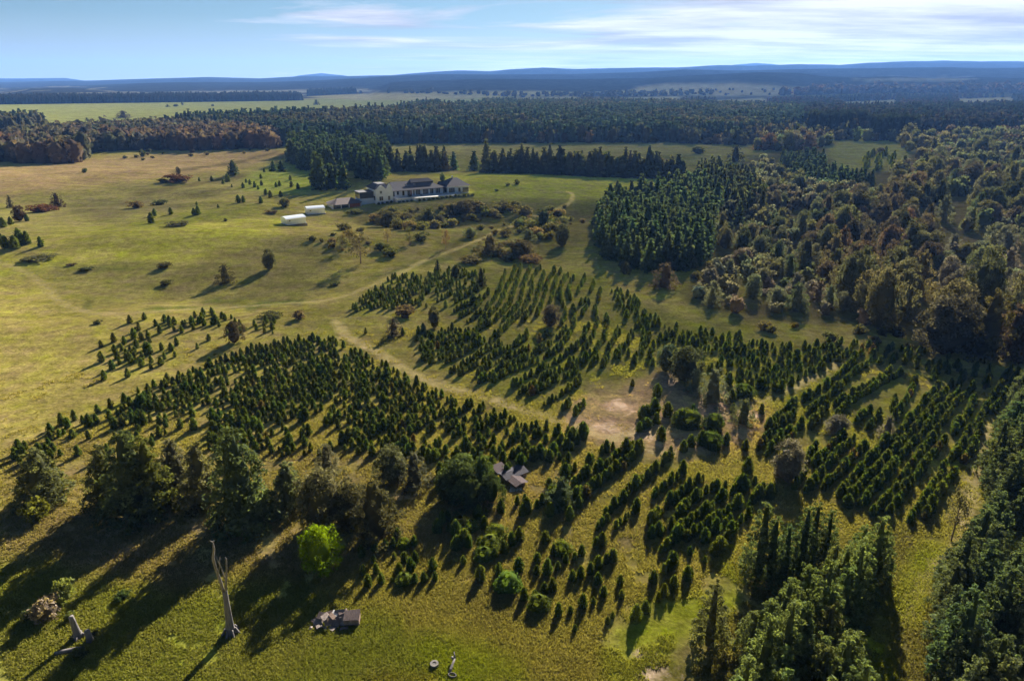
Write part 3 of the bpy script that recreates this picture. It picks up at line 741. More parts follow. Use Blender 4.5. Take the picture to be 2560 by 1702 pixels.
cn['b4'] = rows_block([(1405,670),(1440,672),(1480,715),(1540,758),(1640,770),(1760,795),(1890,800),(1945,830),(1850,880),(1790,905),(1700,890),(1640,860),(1560,830),(1500,800),(1440,740)], (1500,800), (1900,815), 2.6, 1.6, 2.45, 'christmas tree in the crowded strip along the wood edge', 'christmas trees of the crowded strip', 7, .25, .24, 14)
cn['b4b'] = rows_block([(1880,790),(2000,795),(2140,815),(2300,850),(2280,875),(2100,850),(1940,832)], (1900,830), (1935,790), 2.6, 1.7, 2.4, 'christmas tree in the short rows under the wood edge', 'christmas trees under the wood edge', 8, .3, .25, 14)
cn['b4c'] = rows_block([(1400,750),(1480,740),(1500,800),(1470,850),(1400,830)], (1410,830), (1470,745), 4.2, 1.8, 2.3, 'christmas tree in the thin rows left of the crowded strip', 'christmas trees of the thin rows', 9, .25, .33, 12)
cn['b5b'] = rows_block([(1690,1090),(1740,1040),(1790,1060),(1850,1130),(1780,1170),(1700,1130)], (1700,1130), (1830,1050), 3.6, 2.0, 2.8, 'large christmas tree at the lower left corner of the right field', 'christmas trees at the field corner', 11, .3, .34, 9, .55)
cn['b6a'] = rows_block([(1470,1262),(1560,1238),(1722,1236),(1600,1345),(1455,1445),(1430,1432),(1540,1290),(1500,1270),(1425,1290)], (1560,1285), (1740,1130), 2.7, 1.2, 2.35, 'christmas tree in the slanting rows at lower centre', 'christmas trees of the slanting lower rows', 12, .12, .25, 10)
rng = np.random.default_rng(88)
for p in [[(310,1225),(345,1180),(400,1130),(470,1075),(540,1020),(600,960)],[(430,1270),(500,1210),(560,1150),(620,1100),(690,1040),(750,990)],[(650,1190),(720,1130),(800,1060)],[(640,1310),(700,1250),(760,1200),(810,1150),(880,1110)],[(640,1370),(720,1330),(790,1250),(860,1190),(920,1160),(1000,1140)],
          [(760,1370),(830,1310),(910,1250),(960,1200),(1060,1150)],[(810,1380),(890,1330),(960,1280),(1040,1230)],[(880,1385),(950,1345),(1020,1300)],[(480,1330),(540,1270),(590,1230)],[(390,1330),(450,1290)],[(1090,1230),(1170,1150)],[(1000,1360),(1100,1250)]]:
    row_line(p, (1280, 600), 1.843, 1.25, 2.35, 'christmas tree in the slanting rows at lower centre', 'christmas trees of the slanting lower rows', rng, .48, .06)
cn['b6b'] = rows_block([(1150,1175),(1250,1130),(1300,1065),(1390,1030),(1460,1028),(1440,1080),(1380,1140),(1330,1180),(1300,1225),(1260,1190),(1170,1205)], (1300,1200), (1540,1040), 2.8, 1.4, 2.5, 'christmas tree in the rows right of the tin-roofed sheds', 'christmas trees right of the tin sheds', 13, .15, .28, 10, .48)
cn['b2e'] = rows_block([(1000,1090),(1100,1070),(1350,1000),(1350,1040),(1240,1075),(1140,1100),(1120,1150),(1010,1150)], (1000,1150), (1340,1010), 2.7, 1.8, 2.9, 'christmas tree among the bushes left of the tin-roofed sheds', 'christmas trees left of the tin sheds', 14, .35, .26, 9, .52)
cn['far'] = rows_block([(1985,354),(2062,352),(2060,394),(1990,394)], (2050,392), (2060,350), 9, 4.0, 6, 'young tree in the short rows of the far clearing', 'young trees of the far clearing', 15, .1, .05, 30, .42)
print('xmas blocks', cn, len(XM.recs))

def zlist(off, fac, lst):            # from an enlarged view back to photo units
    for q in lst:
        yield off[0]+q[0]/fac, off[1]+q[1]/fac, [p/fac for p in q[2:]]
# the nearest trees, one by one
near = [(550,730,80),(640,690,75),(710,670,60),(765,668,70),(792,620,85),(838,660,50),(906,655,70),(630,765,50),(770,745,50),(838,765,70),(910,770,80),(880,825,90),(562,850,70),(648,840,70),(805,840,70),(595,925,80),(683,905,70),(835,905,55),(908,905,65),(970,900,70),(1028,820,85),(1045,890,60),(757,905,40),
 (1190,680,95),(1240,650,110),(1270,665,80),(1185,590,110),(1212,530,70),(1135,560,60),(1062,565,90),(1095,505,85),(1130,490,75),(1288,545,60),(1338,475,95),(1380,450,55),(1375,535,80),(1235,780,60),(1345,665,60),(1410,670,75),(1375,740,65),(1445,735,70),(1350,885,95),(1475,850,80),(1460,600,75),(1510,705,85),(1535,940,85),(1608,830,95),(1560,650,90),(1612,620,95),(1642,1020,85),(1730,850,65),(1800,845,105),(1715,1010,60),(1740,1070,70),(1780,980,80),(1835,960,90),(1875,1120,80),(1955,1110,50),(2040,1070,90),(1985,1230,45),(1968,890,70),(2025,870,80),(2090,845,80),(2143,805,85),(2140,915,80),(2195,775,70),(2238,760,85),(2178,995,70),(2110,1050,50),(2240,1140,40),(2205,1180,50),(1845,720,80),(1900,700,65),(2030,720,75),(1925,770,65),(1870,820,60),(1730,770,70),(1785,635,80),(1985,750,55),(2130,670,75),(2168,650,90),(2290,920,70),(2300,1010,60)]
bushy = {(838,660),(1410,670),(1375,740),(1460,600),(1535,940),(1740,1070),(1900,700),(835,905),(1212,530),(1288,545)}
rng = np.random.default_rng(5)
for q in near:
    u, v, (hp,) = next(iter(zlist((700, 1120), 2.694, [q])))
    x, y, h, w = at_px(u, v, hp, hp)
    b = (q[0], q[1]) in bushy
    where = 'right of the lime green bush' if q[0] < 1070 else ('in the open lower middle' if q[0] < 1600 else 'along the loose bottom rows')
    side = 'at the outer edge' if q[1] > 880 else 'inside'
    lab = ('rounded bushy' if b else 'thin young' if hp*2.694 < 58 else 'tall dark' if hp*2.694 > 88 else 'pointed green')+' christmas tree '+where
    XM.add(x, y, h, h*(.78 if b else .46), G_X2 if b or rng.random() < .35 else G_X, lab, 'nearest christmas trees', 7+int(rng.integers(3)) if b else int(rng.integers(7)), force=True)
mid = [(480,760,200),(440,1010,240),(630,1050,220),(270,1080,200),(330,1060,190),(220,1270,150),(470,1150,170),(540,1390,210),(830,1190,260),(1000,1040,180),(740,1130,160),(1560,830,190),(1580,990,140),(1990,1010,160),(2280,680,180),(1520,590,190),(860,1560,180),(970,1480,180),(1130,1440,200),(1310,1540,190),(1480,1460,190),(1760,1540,170),(410,320,130),(370,200,170),(60,170,120),(120,610,110)]
for u, v, (hp,) in zlist((1560, 860), 5.8075, mid):
    x, y, h, w = at_px(u, v, hp, hp); XM.add(x, y, h, h*.5, G_X, 'dark christmas tree standing alone on the bare soil clearing', 'christmas trees on the bare clearing', int(rng.integers(7)))
for u, v, (hp, wp) in zlist((1560, 860), 5.8075, [(310,1210,150,170),(930,1180,210,220),(1300,1250,240,140),(1740,770,190,140),(1990,640,170,170),(1250,1480,200,170)]):
    x, y, h, w = at_px(u, v, hp, wp); XM.add(x, y, h, w, (.050, .072, .018), 'wide bushy conifer on the bare soil clearing', 'bushy conifers on the bare clearing', 7+int(rng.integers(3)))
# young trees dotted on the far left hill
hill = [(1348,280,28),(1432,280,38),(1508,298,32),(1538,285,58),(1567,320,22),(1643,325,38),(1664,290,28),(1690,303,38),(1722,320,42),(1745,335,28),(1768,308,36),(1764,262,32),(1786,218,26),(1866,318,34),(1890,312,38),(1962,272,36),(1970,318,42),(2014,332,42),(1797,372,44),(1828,390,50),(1898,385,42),(1612,425,55),(1646,422,48),(1764,428,48),(1475,458,25),(1330,440,25),(1312,508,50),(1340,505,62),(1155,503,48),(1046,512,50),(1025,563,75),(25,590,70),(75,572,55),(183,548,50),(45,732,90),(105,735,95),(140,708,110),(120,640,50),(185,703,90),(278,720,70),(15,700,70)]
for u, v, (hp,) in zlist((0, 350), 2.703, hill):
    x, y, h, w = at_px(u, v, hp, hp)
    lab = 'dark young conifer in the cluster at the left picture edge' if u < 110 else 'small dark conifer dotted on the grassy hill left of the house' if u > 480 else 'lone small conifer on the open left slope'
    XM.add(x, y, h, h*.55, G_X, lab, 'young conifers on the left hill', int(rng.integers(7)), name='young_conifer', cat='conifer')

# --- foreground pine stands --------------------------------------------------
def stand(poly, sp, h, w, lab, group, seed, col=G_PINE, kind=None, hv=.14):
    x, y, r = scatter(D(poly), sp, .36, seed)
    for a, b in zip(x, y):
        q = 1+hv*r.normal()
        (kind or PINE).add(a, b, h*q, w*(q*.5+.5)*(.9+.2*r.random()), col, lab, group)
    return len(x)
print('pines',
 stand([(1715,1320),(1900,1285),(1885,1335),(1740,1365)], 2.9, 10.2, 3.8, 'tall dark pine in the back row of the lower right stand', 'pines of the back row', 21, (.072, .096, .046)),
 stand([(1925,1325),(2040,1290),(2030,1340),(1965,1410),(1940,1560),(1960,1740),(1650,1760),(1700,1610),(1725,1480),(1850,1435),(1900,1380)], 2.9, 8.7, 3.8, 'feathery grey-green pine in the dense lower right stand', 'pines of the dense lower right stand', 22),
 stand([(1560,1488),(1640,1480),(1650,1510),(1570,1515)], 3.0, 8.6, 3.6, 'slender pine at the left corner of the lower right stand', 'pines at the left corner of the stand', 23, OLIVE),
 stand([(2165,1600),(2175,1410),(2190,1310),(2260,1262),(2358,1310),(2520,1300),(2520,1760),(2160,1760)], 3.1, 9.0, 3.9, 'dark pine in the stand at the bottom right corner', 'pines of the bottom right corner', 24, (.078, .10, .056)),
 stand([(2270,1150),(2300,1010),(2370,890),(2560,850),(2560,1250),(2330,1235)], 3.3, 8.3, 4.1, 'rounded dark pine in the stand along the right edge', 'pines along the right edge', 25, (.078, .098, .052)))
x, y, h, w = at_px(2190*K, 1245*K, 130*K, 45*K); WSP.add(x, y, h, w*1.2, (.07, .07, .04), 'single thin pine beside the grassy track at right', None, name='thin_pine', cat='pine')
x, y, h, w = at_px(1955*K, 1575*K, 50*K, 60*K); SHB.add(x, y, h, w, GREYG, 'pale rounded shrub at the foot of the pine stand near the bottom edge', None, 0)
x, y, h, w = at_px(2325*K, 1590*K, 70*K, 90*K); SHB.add(x, y, h, w, OCHRE, 'rusty ochre shrub in the bottom right corner', None, 1)

# --- big dark trees at left --------------------------------------------------
for i, (u, v, hp, wp, c, lab) in enumerate([
  (105,1152,132,112,(.062,.074,.034),'dark spreading evergreen, first of the big row at far left'),
  (255,1165,150,100,(.066,.074,.032),'dark evergreen left of the tallest pair in the big row'),
  (318,1185,205,135,(.055,.066,.030),'tall dark evergreen with pale lit crown in the big row'),
  (362,1180,185,95,(.070,.092,.028),'brighter green evergreen leaning on the tall dark one'),
  (412,1140,140,85,(.088,.094,.062),'grey-green evergreen between the two tallest trees'),
  (470,1165,155,100,(.092,.088,.046),'brownish evergreen beside the tallest tree of the row'),
  (560,1208,232,140,(.060,.074,.036),'tallest blue-green evergreen of the big dark row'),
  (585,1215,110,95,(.066,.086,.030),'low green evergreen in front of the tallest tree'),
  (668,1170,115,85,(.074,.084,.046),'medium evergreen right of the tallest tree')]):
    x, y, h, w = at_px(u*K, v*K, hp*K, wp*K); BIG.add(x, y, h*.89, w*1.02, tuple(1.4*q for q in c), lab, None, i)
for i, (u, v, hp, wp, c, lab) in enumerate([
  (750,1205,120,125,OLIVE,'olive round tree above the lime green bush'),
  (865,1232,118,118,(.085,.086,.040),'dark round tree right of the olive one'),
  (805,1215,95,90,(.080,.080,.040),'middle sized dull green tree between olive and dark round trees'),
  (755,1085,62,50,GREYG,'grey-green pointed tree among the dense christmas tree block'),
  (905,1110,72,75,OLIVE,'olive tree at the near edge of the dense block'),
  (955,1118,75,70,(.090,.090,.058),'grey-green tree left of the bushy thicket'),
  (1060,1140,85,95,(.088,.112,.036),'large bushy tree of the thicket left of the sheds'),
  (1110,1130,78,75,(.088,.122,.032),'bright bushy tree on the right of the thicket'),
  (1030,1150,60,60,(.075,.098,.03),'low bushy tree at the front of the thicket'),
  (1085,1165,60,80,(.070,.094,.03),'dark low tree at the foot of the thicket'),
  (1130,1155,62,50,(.056,.080,.022),'small green tree beside the pale track at the thicket'),
  (1290,1165,62,70,(.09,.102,.052),'grey-green bushy tree below the tin sheds'),
  (1810,1105,80,72,(.19,.18,.13),'pale leafless looking tree at the corner of the right field'),
  (1640,925,75,70,GREYG,'pale grey-green round tree on the bare clearing'),
  (1577,878,75,75,(.085,.090,.042),'dark round tree over the soil heap on the bare clearing'),
  (1600,900,50,45,GREYG,'smaller grey-green tree beside the dark round clearing tree'),
  (1532,855,60,45,(.10,.10,.065),'thin pale tree left of the dark round clearing tree'),
  (1710,975,55,52,OLIVE,'dull feathery tree alone on the right of the clearing'),
  (1925,1000,42,50,MAUVE,'grey twiggy bush inside the tidy right field'),
  (2040,1005,48,36,MAUVE,'small grey tree inside the tidy right field'),
  (1000,755,45,28,(.085,.090,.042),'dark round tree above the lower curved rows'),
  (908,772,40,36,BROWN,'brown round tree in the loosely scattered trees by the track'),
  (1268,752,48,42,BROWN,'dark brown round tree amid the curving rows'),
  (1108,660,42,24,(.058,.060,.030),'slim dark tree at the end of the plot below the hollow'),
  (1050,640,30,25,(.060,.070,.034),'dull green tree at the top of the plot below the hollow'),
  (1008,628,30,14,(.050,.060,.028),'narrow dark tree above the plot below the hollow'),
  (540,790,52,36,(.09,.072,.04),'dark brown tree beside the small left plot'),
  (520,652,42,42,(.085,.082,.038),'dark round tree with long shadow on the left slope'),
  (621,621,42,32,(.085,.080,.038),'dark upright tree on the left slope under the white sheds'),
  (133,477,32,28,(.080,.052,.030),'brown tree at the end of the low hedge on the left'),
  (46,510,34,26,(.080,.052,.030),'brown tree left of the low hedge'),
  (25,478,28,14,(.090,.085,.045),'thin pale tree near the left picture edge'),
  (412,402,17,10,(.095,.080,.050),'tiny brown tree on the brown grassland'),
  (1530,662,55,58,(.105,.090,.065),'grey rounded bush tree below the dark plantation'),
  (1438,632,30,24,(.055,.062,.030),'small dark tree in front of the dark plantation'),
  (1692,373,36,36,(.036,.042,.022),'dark round tree on the far meadow by the wood'),
  (1607,356,14,32,(.036,.046,.024),'low dark clump of trees on the far meadow'),
  (793,425,40,26,(.20,.19,.045),'yellow-green tree at the end of the dark grove by the house')]):
    x, y, h, w = at_px(u*K, v*K, hp*K, wp*K); BRD.add(x, y, h, w, c, lab, None, i, force=True)
x, y, h, w = at_px(738*K, 1308*K, 92*K, 88*K); BRD.add(x, y, h, w, (.165, .225, .006), 'bright lime green round bush on the shaded grass', None, 0, name='lime_bush', force=True, cat='bush')
x, y = hit(1577, 262); 
for u, v, hp, wp, c, lab in [(538,403,33,26,G_SPR,'dark conical tree standing alone above the dotted hill'),(630,395,24,18,G_SPR,'left one of the two conifers before the dark grove'),(648,396,26,20,G_SPR,'right one of the two conifers before the dark grove'),
                             (1045,393,42,22,G_SPR,'last conifer of the short row, nearest the gap'),(1092,394,44,28,G_SPR,'first conifer right of the gap in the tree row')]:
    x, y, h, w = at_px(u*K, v*K, hp*K, wp*K); SPR.add(x, y, h, w, c, lab, None, force=True)

# --- scrub and sparse trees of the hollow ------------------------------------
for i, (u, v, (hp, wp), c, lab) in enumerate([(*t[:3], t[3], t[4]) for t in [
  (*q, c, l) for (q, c, l) in zip(zlist((680, 350), 2.703, [(600,835,210,150),(480,750,100,90),(780,690,85,70),(935,710,120,80),(1175,735,130,60),(520,690,90,90)]),
   [BROWN, (.10,.09,.05), (.15,.12,.07), (.075,.075,.04), (.12,.075,.045), (.11,.08,.05)],
   ['tall sparse brown tree on the slope below the white sheds', 'low sparse olive tree left of the tall brown one', 'pale thin tree right of the tall brown one', 'forked olive tree in the hollow', 'thin reddish tree beside the track in the hollow', 'faded brown tree on the grey scrub bank'])]]):
    x, y, h, w = at_px(u, v, hp, wp); WSP.add(x, y, h, w, c, lab, None, i)
for i, (q, c, l) in enumerate(zip(zlist((680, 350), 2.703, [(1340,665,70,90),(1470,770,130,185),(1680,790,115,200),(1730,695,90,120),(1960,720,135,110),(1835,605,135,185),(780,590,110,140),(1060,580,115,180),(1290,505,95,160),(1220,515,80,90),(1130,590,80,70),(1900,640,70,90)]),
   [OLIVE, (.125,.118,.058), (.11,.105,.052), OLIVE, (.075,.076,.036), DARK, (.070,.072,.034), (.068,.070,.034), (.085,.076,.042), (.05,.054,.028), (.10,.085,.05), (.09,.088,.044)],
   ['small olive tree on the sunny bank of the hollow', 'wide olive scrub tree above the curving rows', 'broad brown-green scrub tree at the foot of the hollow', 'dull green tree behind the broad scrub tree', 'dark round tree near the plantation shadow', 'dark wide thicket tree at the right of the hollow', 'dark scrub tree at the left end of the house bank', 'widest dark scrub clump on the house bank', 'brownish scrub clump at the right end of the house bank', 'darkest scrub tree on the house bank', 'small brown tree below the house bank', 'small dull tree between thicket and plantation'])):
    u, v, (hp, wp) = q; x, y, h, w = at_px(u, v, hp, wp); BRD.add(x, y, h, w, c, l, None, i, force=True, name='scrub_tree')
shr = [((680,350),2.703,[(1740,830,50,160),(1010,680,45,100),(805,785,50,110),(740,750,50,95),(490,610,40,90),(410,730,35,55),(85,450,52,70),(185,1210,55,90),(905,1190,62,130),(280,680,25,40),(335,690,25,30),(1655,303,28,38),(1592,310,16,32),(1518,347,14,26),(430,980,22,70),(560,500,30,100),(700,560,60,90),(900,560,60,110),(1400,470,50,130),(1560,470,40,120),(1700,510,55,120),(1350,830,40,150),(1600,820,40,90)]),
       ((0,350),2.703,[(1925,455,55,70),(1835,497,18,80),(1200,580,22,140),(260,810,22,190),(1110,870,40,90),(1125,980,30,75),(660,1240,20,50),(1830,1200,25,150),(920,460,40,90),(1080,440,30,100),(1200,285,40,170),(1100,290,25,60),(575,222,28,32),(965,115,38,36),(2100,680,28,45),(1525,550,16,24),(280,485,40,170),(1640,1300,40,60),(585,880,20,90),(480,850,14,60)]),
       ((0,1120),2.694,[(250,480,110,160),(440,1020,120,120),(320,1140,110,190),(470,1150,40,60),(200,1150,60,80),(540,1400,50,90),(830,1010,40,90),(640,1250,30,40)])]
srng = np.random.default_rng(4)
for (off, fac, lst), nm in zip(shr, ['in the hollow and slopes below the house', 'on the open left grassland', 'in the left foreground grass']):
    for k, (u, v, (hp, wp)) in enumerate(zlist(off, fac, lst)):
        x, y, h, w = at_px(u, v, hp, wp)
        c = [(.055,.062,.028), (.075,.070,.040), (.090,.072,.048), (.065,.075,.036)][int(srng.integers(4))]; lab = None
        if off == (0, 1120):
            c = [(.13,.125,.025), (.145,.17,.055), (.21,.16,.125), (.10,.11,.04), (.06,.07,.03), (.06,.07,.03), (.06,.08,.03), (.06,.07,.03)][k]
            lab = ['yellow-green round shrub in the shade at far left', 'pale green upright shrub on the left foreground grass', 'dry pinkish twiggy shrub beside the pale green one', 'small green shrub right of the dry pinkish one', 'low dark shrub left of the dry pinkish one', 'dark weeds near the fallen log', 'low weeds in the long tree shadow', 'dark weeds under the short stump'][k]
        if off == (0, 350):
            if k in (10, 16): c = (.075, .040, .025); lab = ['long reddish brown hedge on the brown grassland', 'low reddish hedge leading to the brown tree'][k == 16]
        SHB.add(x, y, max(h, .35), w, c, lab or ('low scrubby shrub '+nm), None if lab else 'shrubs '+nm, int(srng.integers(5)))

for pl, sp, hh_, seed in [([(860,505),(900,488),(1000,480),(1100,476),(1200,474),(1160,500),(1060,520),(950,535),(890,525)], 5.2, 2.6, 61), ([(1190,520),(1250,492),(1310,480),(1300,540),(1240,560),(1190,550)], 5.5, 2.6, 62), ([(760,540),(830,530),(860,570),(800,580),(760,570)], 4.5, 1.3, 63), ([(1070,570),(1180,560),(1240,590),(1120,605)], 5, 1.5, 64)]:
    x, y, r_ = scatter(D(pl), sp, .45, seed)
    for a, b in zip(x, y):
        if r_.random() < .3: continue
        q = .5+.9*r_.random(); SHB.add(a, b, hh_*q, (hh_+1.6)*q, [(.085,.088,.04), (.075,.078,.038), (.12,.10,.06), (.10,.105,.055)][int(r_.integers(4))], 'dense scrub bush on the bank and hollow below the house', 'scrub bushes of the house bank', int(r_.integers(5)))

# --- groves and rows round the house ------------------------------------------
gr = [(655,362),(700,345),(860,352),(905,385),(880,412),(845,420),(800,392),(760,398),(700,392)]
stand(gr, 7.0, 16, 8.0, 'dark conifer in the dense grove behind the house', 'conifers of the grove behind the house', 31, (.042, .064, .036), SPR)
stand([(712,432),(730,425),(790,428),(800,436),(720,441)], 6.5, 16, 7.5, 'blue-green conifer in the small grove left of the house', 'conifers of the small grove', 32, (.045, .066, .038), SPR)
def tree_row(p0, p1, n, h, w, lab, group, seed, col, two=True):
    r = np.random.default_rng(seed); a = np.array(hit(p0[0]*K, p0[1]*K)); b = np.array(hit(p1[0]*K, p1[1]*K)); t = (b-a)/np.linalg.norm(b-a)
    for i in range(n):
        for k in range(2 if two else 1):
            f = (i+.5+.35*r.normal()*.6)/n; p = a+(b-a)*f+np.array([-t[1], t[0]])*(k*5+r.normal()*1.2)
            q = 1+.18*r.normal(); SPR.add(p[0], p[1], h*q, w*(.8+.4*r.random()), col if r.random() < .7 else (.06, .062, .034), lab, group, force=False)
tree_row((880,397), (1035,395), 10, 14.5, 7.2, 'conifer in the short row right of the dense grove', 'conifers of the short row', 33, (.060, .072, .040))
tree_row((1112,398), (1250,401), 8, 15, 8.2, 'loosely spaced conifer at the left of the long windbreak', 'conifers of the loose windbreak end', 34, (.064, .072, .040))
tree_row((1250,402), (1575,412), 32, 14.5, 9.0, 'closely set dark conifer of the long windbreak', 'conifers of the long windbreak', 35, (.052, .062, .038))
# --- right hand plantation and wood ------------------------------------------
stand([(1375,500),(1400,475),(1470,462),(1560,440),(1610,425),(1650,470),(1640,560),(1610,620),(1500,630),(1400,605),(1370,560)], 5.2, 11, 5.4, 'blue-green spruce in the dense plantation right of the house', 'spruces of the dense plantation', 36, (.066, .096, .058), SPR)
stand([(1590,420),(1640,402),(1720,420),(1760,480),(1700,520),(1660,470)], 5.6, 12, 5, 'olive green conifer at the upper edge of the plantation', 'conifers at the upper plantation edge', 37, (.064, .078, .044), SPR)
stand([(1800,372),(1895,368),(1912,402),(2010,428),(1965,458),(1860,440),(1815,408)], 6.5, 9, 4.6, 'dark conifer in the far plantation before the clearing', 'conifers of the far plantation', 38, (.048, .074, .046), SPR)
def wood(poly, sp, h, w, palette, seed, lab, group, hv=.28, gap=.415):
    w = w*.78; h = h*.9; sp = sp*.94
    x, y, r = scatter(D(poly), sp, .42, seed)
    cl = fbm(x/45+seed, y/45, 3)
    holes = fbm(x/18+seed*3, y/18, 3)
    for a, b, c, ho in zip(x, y, cl, holes):
        if ho < gap: continue
        k = int(np.clip((c-.28)/.44*len(palette)+r.normal()*.9, 0, len(palette)-1)); q = max(.45, 1+hv*r.normal())
        BRD.add(a, b, h*q, w*(.5+.5*q)*(.85+.3*r.random()), palette[k][0], palette[k][1]+' '+lab, palette[k][1]+' trees '+lab)
    return len(x)
OLp = (OLIVE, 'olive green'); BRp = (BROWN, 'brown'); RUp = (RUST, 'rusty'); GGp = (GREYG, 'grey-green'); OCp = (OCHRE, 'ochre'); MVp = (MAUVE, 'faded mauve'); DKp = (DARK, 'dark green')
print('wood',
 wood([(1900,540),(2010,470),(2110,450),(2140,560),(2120,680),(2090,760),(1980,760),(1900,660),(1870,600)], 9.0, 13, 10, [BRp, RUp, OLp, BRp, OCp], 41, 'tree in the tall rust-brown core of the right wood', 'rust core'),
 wood([(1660,500),(1780,450),(1960,440),(2050,470),(1920,540),(1870,620),(1760,600),(1640,570)], 8.4, 8.5, 7.5, [OLp, GGp, DKp, GGp, BRp], 42, 'tree in the mixed middle of the right wood', 'mixed middle'),
 wood([(1650,620),(1700,590),(1860,610),(1890,670),(1980,742),(2050,748),(1900,760),(1760,742),(1640,708),(1585,690)], 6.6, 6.0, 5.8, [OLp, GGp, MVp, GGp, OLp], 43, 'tree at the near scrubby edge of the right wood', 'scrubby edge'),
 wood([(2120,800),(2130,740),(2180,710),(2358,700),(2480,700),(2480,850),(2240,840)], 9.0, 13.5, 12, [BRp, OLp, OCp, OLp], 44, 'large round tree at the wood corner above the right field', 'wood corner'),
 wood([(2140,540),(2358,500),(2480,520),(2480,700),(2180,700),(2140,640)], 10, 8.5, 8, [OLp, GGp, GGp, MVp, OLp], 45, 'tree at the right edge of the mixed wood', 'right margin'),
 wood([(1690,430),(1760,370),(1800,400),(1870,440),(1960,455),(1780,460)], 9.5, 8, 8, [DKp, GGp, OLp, GGp], 46, 'tree before the far plantation', 'before the plantation'),
 wood([(2060,410),(2110,370),(2200,345),(2358,330),(2500,330),(2500,520),(2140,530),(2050,460)], 11, 11, 10.5, [DKp, OLp, GGp, BRp, OLp], 47, 'tree in the far upper right wood', 'upper right'),
 wood([(1730,345),(1790,330),(1960,325),(2090,330),(2358,318),(2500,318),(2500,345),(2190,345),(2090,350),(2060,325),(1935,325),(1900,342),(1800,352)], 11, 12, 11, [OLp, DKp, BRp, OLp], 48, 'tree along the rim of the far clearing', 'clearing rim'))
for u, v, hp, wp, c, lab in [(1768,345,36,54,(.11,.07,.03),'low wide brown tree at the meadow corner'),(1826,345,34,36,RUST,'left of two round rust-red trees'),(1858,345,38,38,RUST,'right of two round rust-red trees'),
   (2090,330,44,52,OLIVE,'big round olive tree by the far clearing'),(2085,480,60,62,OCHRE,'ochre domed tree rising from the wood'),(1930,500,62,52,OLIVE,'olive domed tree left of the rust-brown core'),(1850,625,75,62,(.075,.075,.05),'grey-green upright tree at the near wood edge'),
   (2170,815,125,125,(.085,.070,.048),'largest round brown tree at the wood corner'),(2265,820,145,105,(.125,.095,.034),'ochre topped tree beside the largest round brown tree'),(2330,822,120,110,(.075,.055,.036),'dark brown tree at the wood corner by the right edge'),
   (2026,358,18,20,BROWN,'small brown tree in the far clearing'),(285,272,16,28,BROWN,'round brown tree on the green field edge')]:
    x, y, h, w = at_px(u*K, v*K, hp*K, wp*K); BRD.add(x, y, h, w, c, lab, None, force=True)
# wood margin bushes
for pl, sp, seed in [([(1660,745),(1760,750),(2060,765),(2115,805),(1900,790)], 5.5, 51), ([(1600,610),(1640,600),(1620,700),(1590,700)], 5, 52), ([(1000,520),(1300,470),(1360,480),(1340,540),(1240,560),(1100,540)], 9, 53), ([(200,352),(420,345),(640,345),(600,352),(300,372)], 16, 54)]:
    x, y, r = scatter(D(pl), sp, .45, seed)
    for a, b in zip(x, y):
        if r.random() < .55: continue
        q = .5+.8*r.random(); SHB.add(a, b, 1.9*q, 3.2*q, [(.075,.075,.034), (.06,.06,.03), (.10,.085,.05)][int(r.integers(3))], 'low bush along the wood margin', 'bushes along the wood margins')

for k in (XM, PINE, SPR, BRD, BIG, SHB, WSP): k.finish()
print('counts', [(k.name, len(k.recs)) for k in (XM, PINE, SPR, BRD, BIG, SHB, WSP)])

# --- far woods, read as one mass each ------------------------------------------
lodC = [gen_conifer(200+i, 11, 4.6, 5, 4, 4, 1.4, .85, .34+.1*(i % 3), .05, .03, 1.05, False) for i in range(5)]
lodB = [gen_broad(210+i, 10, 9, 11, 4, 2.0, 0, .86, .22, trunk=False) for i in range(4)]
def farwood(poly, sp, h, w, cols, lods, H0, W0, name, label, seed, hv=.13):
    x, y, r = scatter(D(poly), sp, .42, seed)
    recs = []
    cl = fbm(x/120+seed, y/120, 3)
    pu, pv_, pd_ = proj(x, y, height(x, y)); pu = pu/K; pv_ = pv_/K
    free = np.zeros(len(x), bool)
    for pl_ in CLEARINGS: free |= inpoly(pu, pv_, pl_)
    for a, b, c in zip(x[~free], y[~free], cl[~free]):
        q = 1+hv*r.normal(); k = int(np.clip((c-.3)/.4*len(cols)+.7*r.normal(), 0, len(cols)-1))
        recs.append(dict(x=a, y=b, h=h*q, w=w*(.85+.3*r.random()), c=cols[k]))
    X = np.array([q['x'] for q in recs]); Y = np.array([q['y'] for q in recs])
    print(name, len(recs)); mass(recs, height(X, Y), lods, H0, W0, name, label, seed, M_LEAFB)
GF = [(.046,.072,.050), (.058,.084,.048), (.082,.096,.052), (.050,.070,.044), (.10,.10,.056)]
AUT = [(.105,.076,.052), (.092,.074,.054), (.120,.086,.056), (.080,.078,.052), (.105,.092,.082), (.088,.082,.05)]
farwood([(360,300),(500,284),(700,276),(900,268),(960,252),(1100,242),(1500,246),(1850,262),(1850,300),(1700,328),(1400,328),(1000,331),(830,333),(650,338),(620,322),(500,305)], 8.6, 16.5, 8.4, GF, lodC, 11, 4.2, 'conifer_forest', 'broad dark conifer forest across the middle distance', 61)
farwood([(-200,330),(0,325),(150,312),(365,300),(500,308),(640,322),(640,342),(450,348),(330,346),(200,352),(190,374),(100,380),(0,374),(-200,385)], 9.5, 14.5, 13, AUT, lodB, 10, 9, 'autumn_wood', 'russet autumn wood on the far left edge of the grassland', 62)
farwood([(640,336),(900,331),(1200,330),(1550,330),(1700,336),(1900,330),(1960,322),(1960,300),(1700,318),(1300,326),(1000,328)], 13, 12, 10, [(.085,.085,.04), (.06,.064,.032), (.09,.07,.04), (.05,.055,.03)], lodB, 10, 9, 'forest_margin', 'mixed margin trees along the front of the conifer forest', 63, .28)
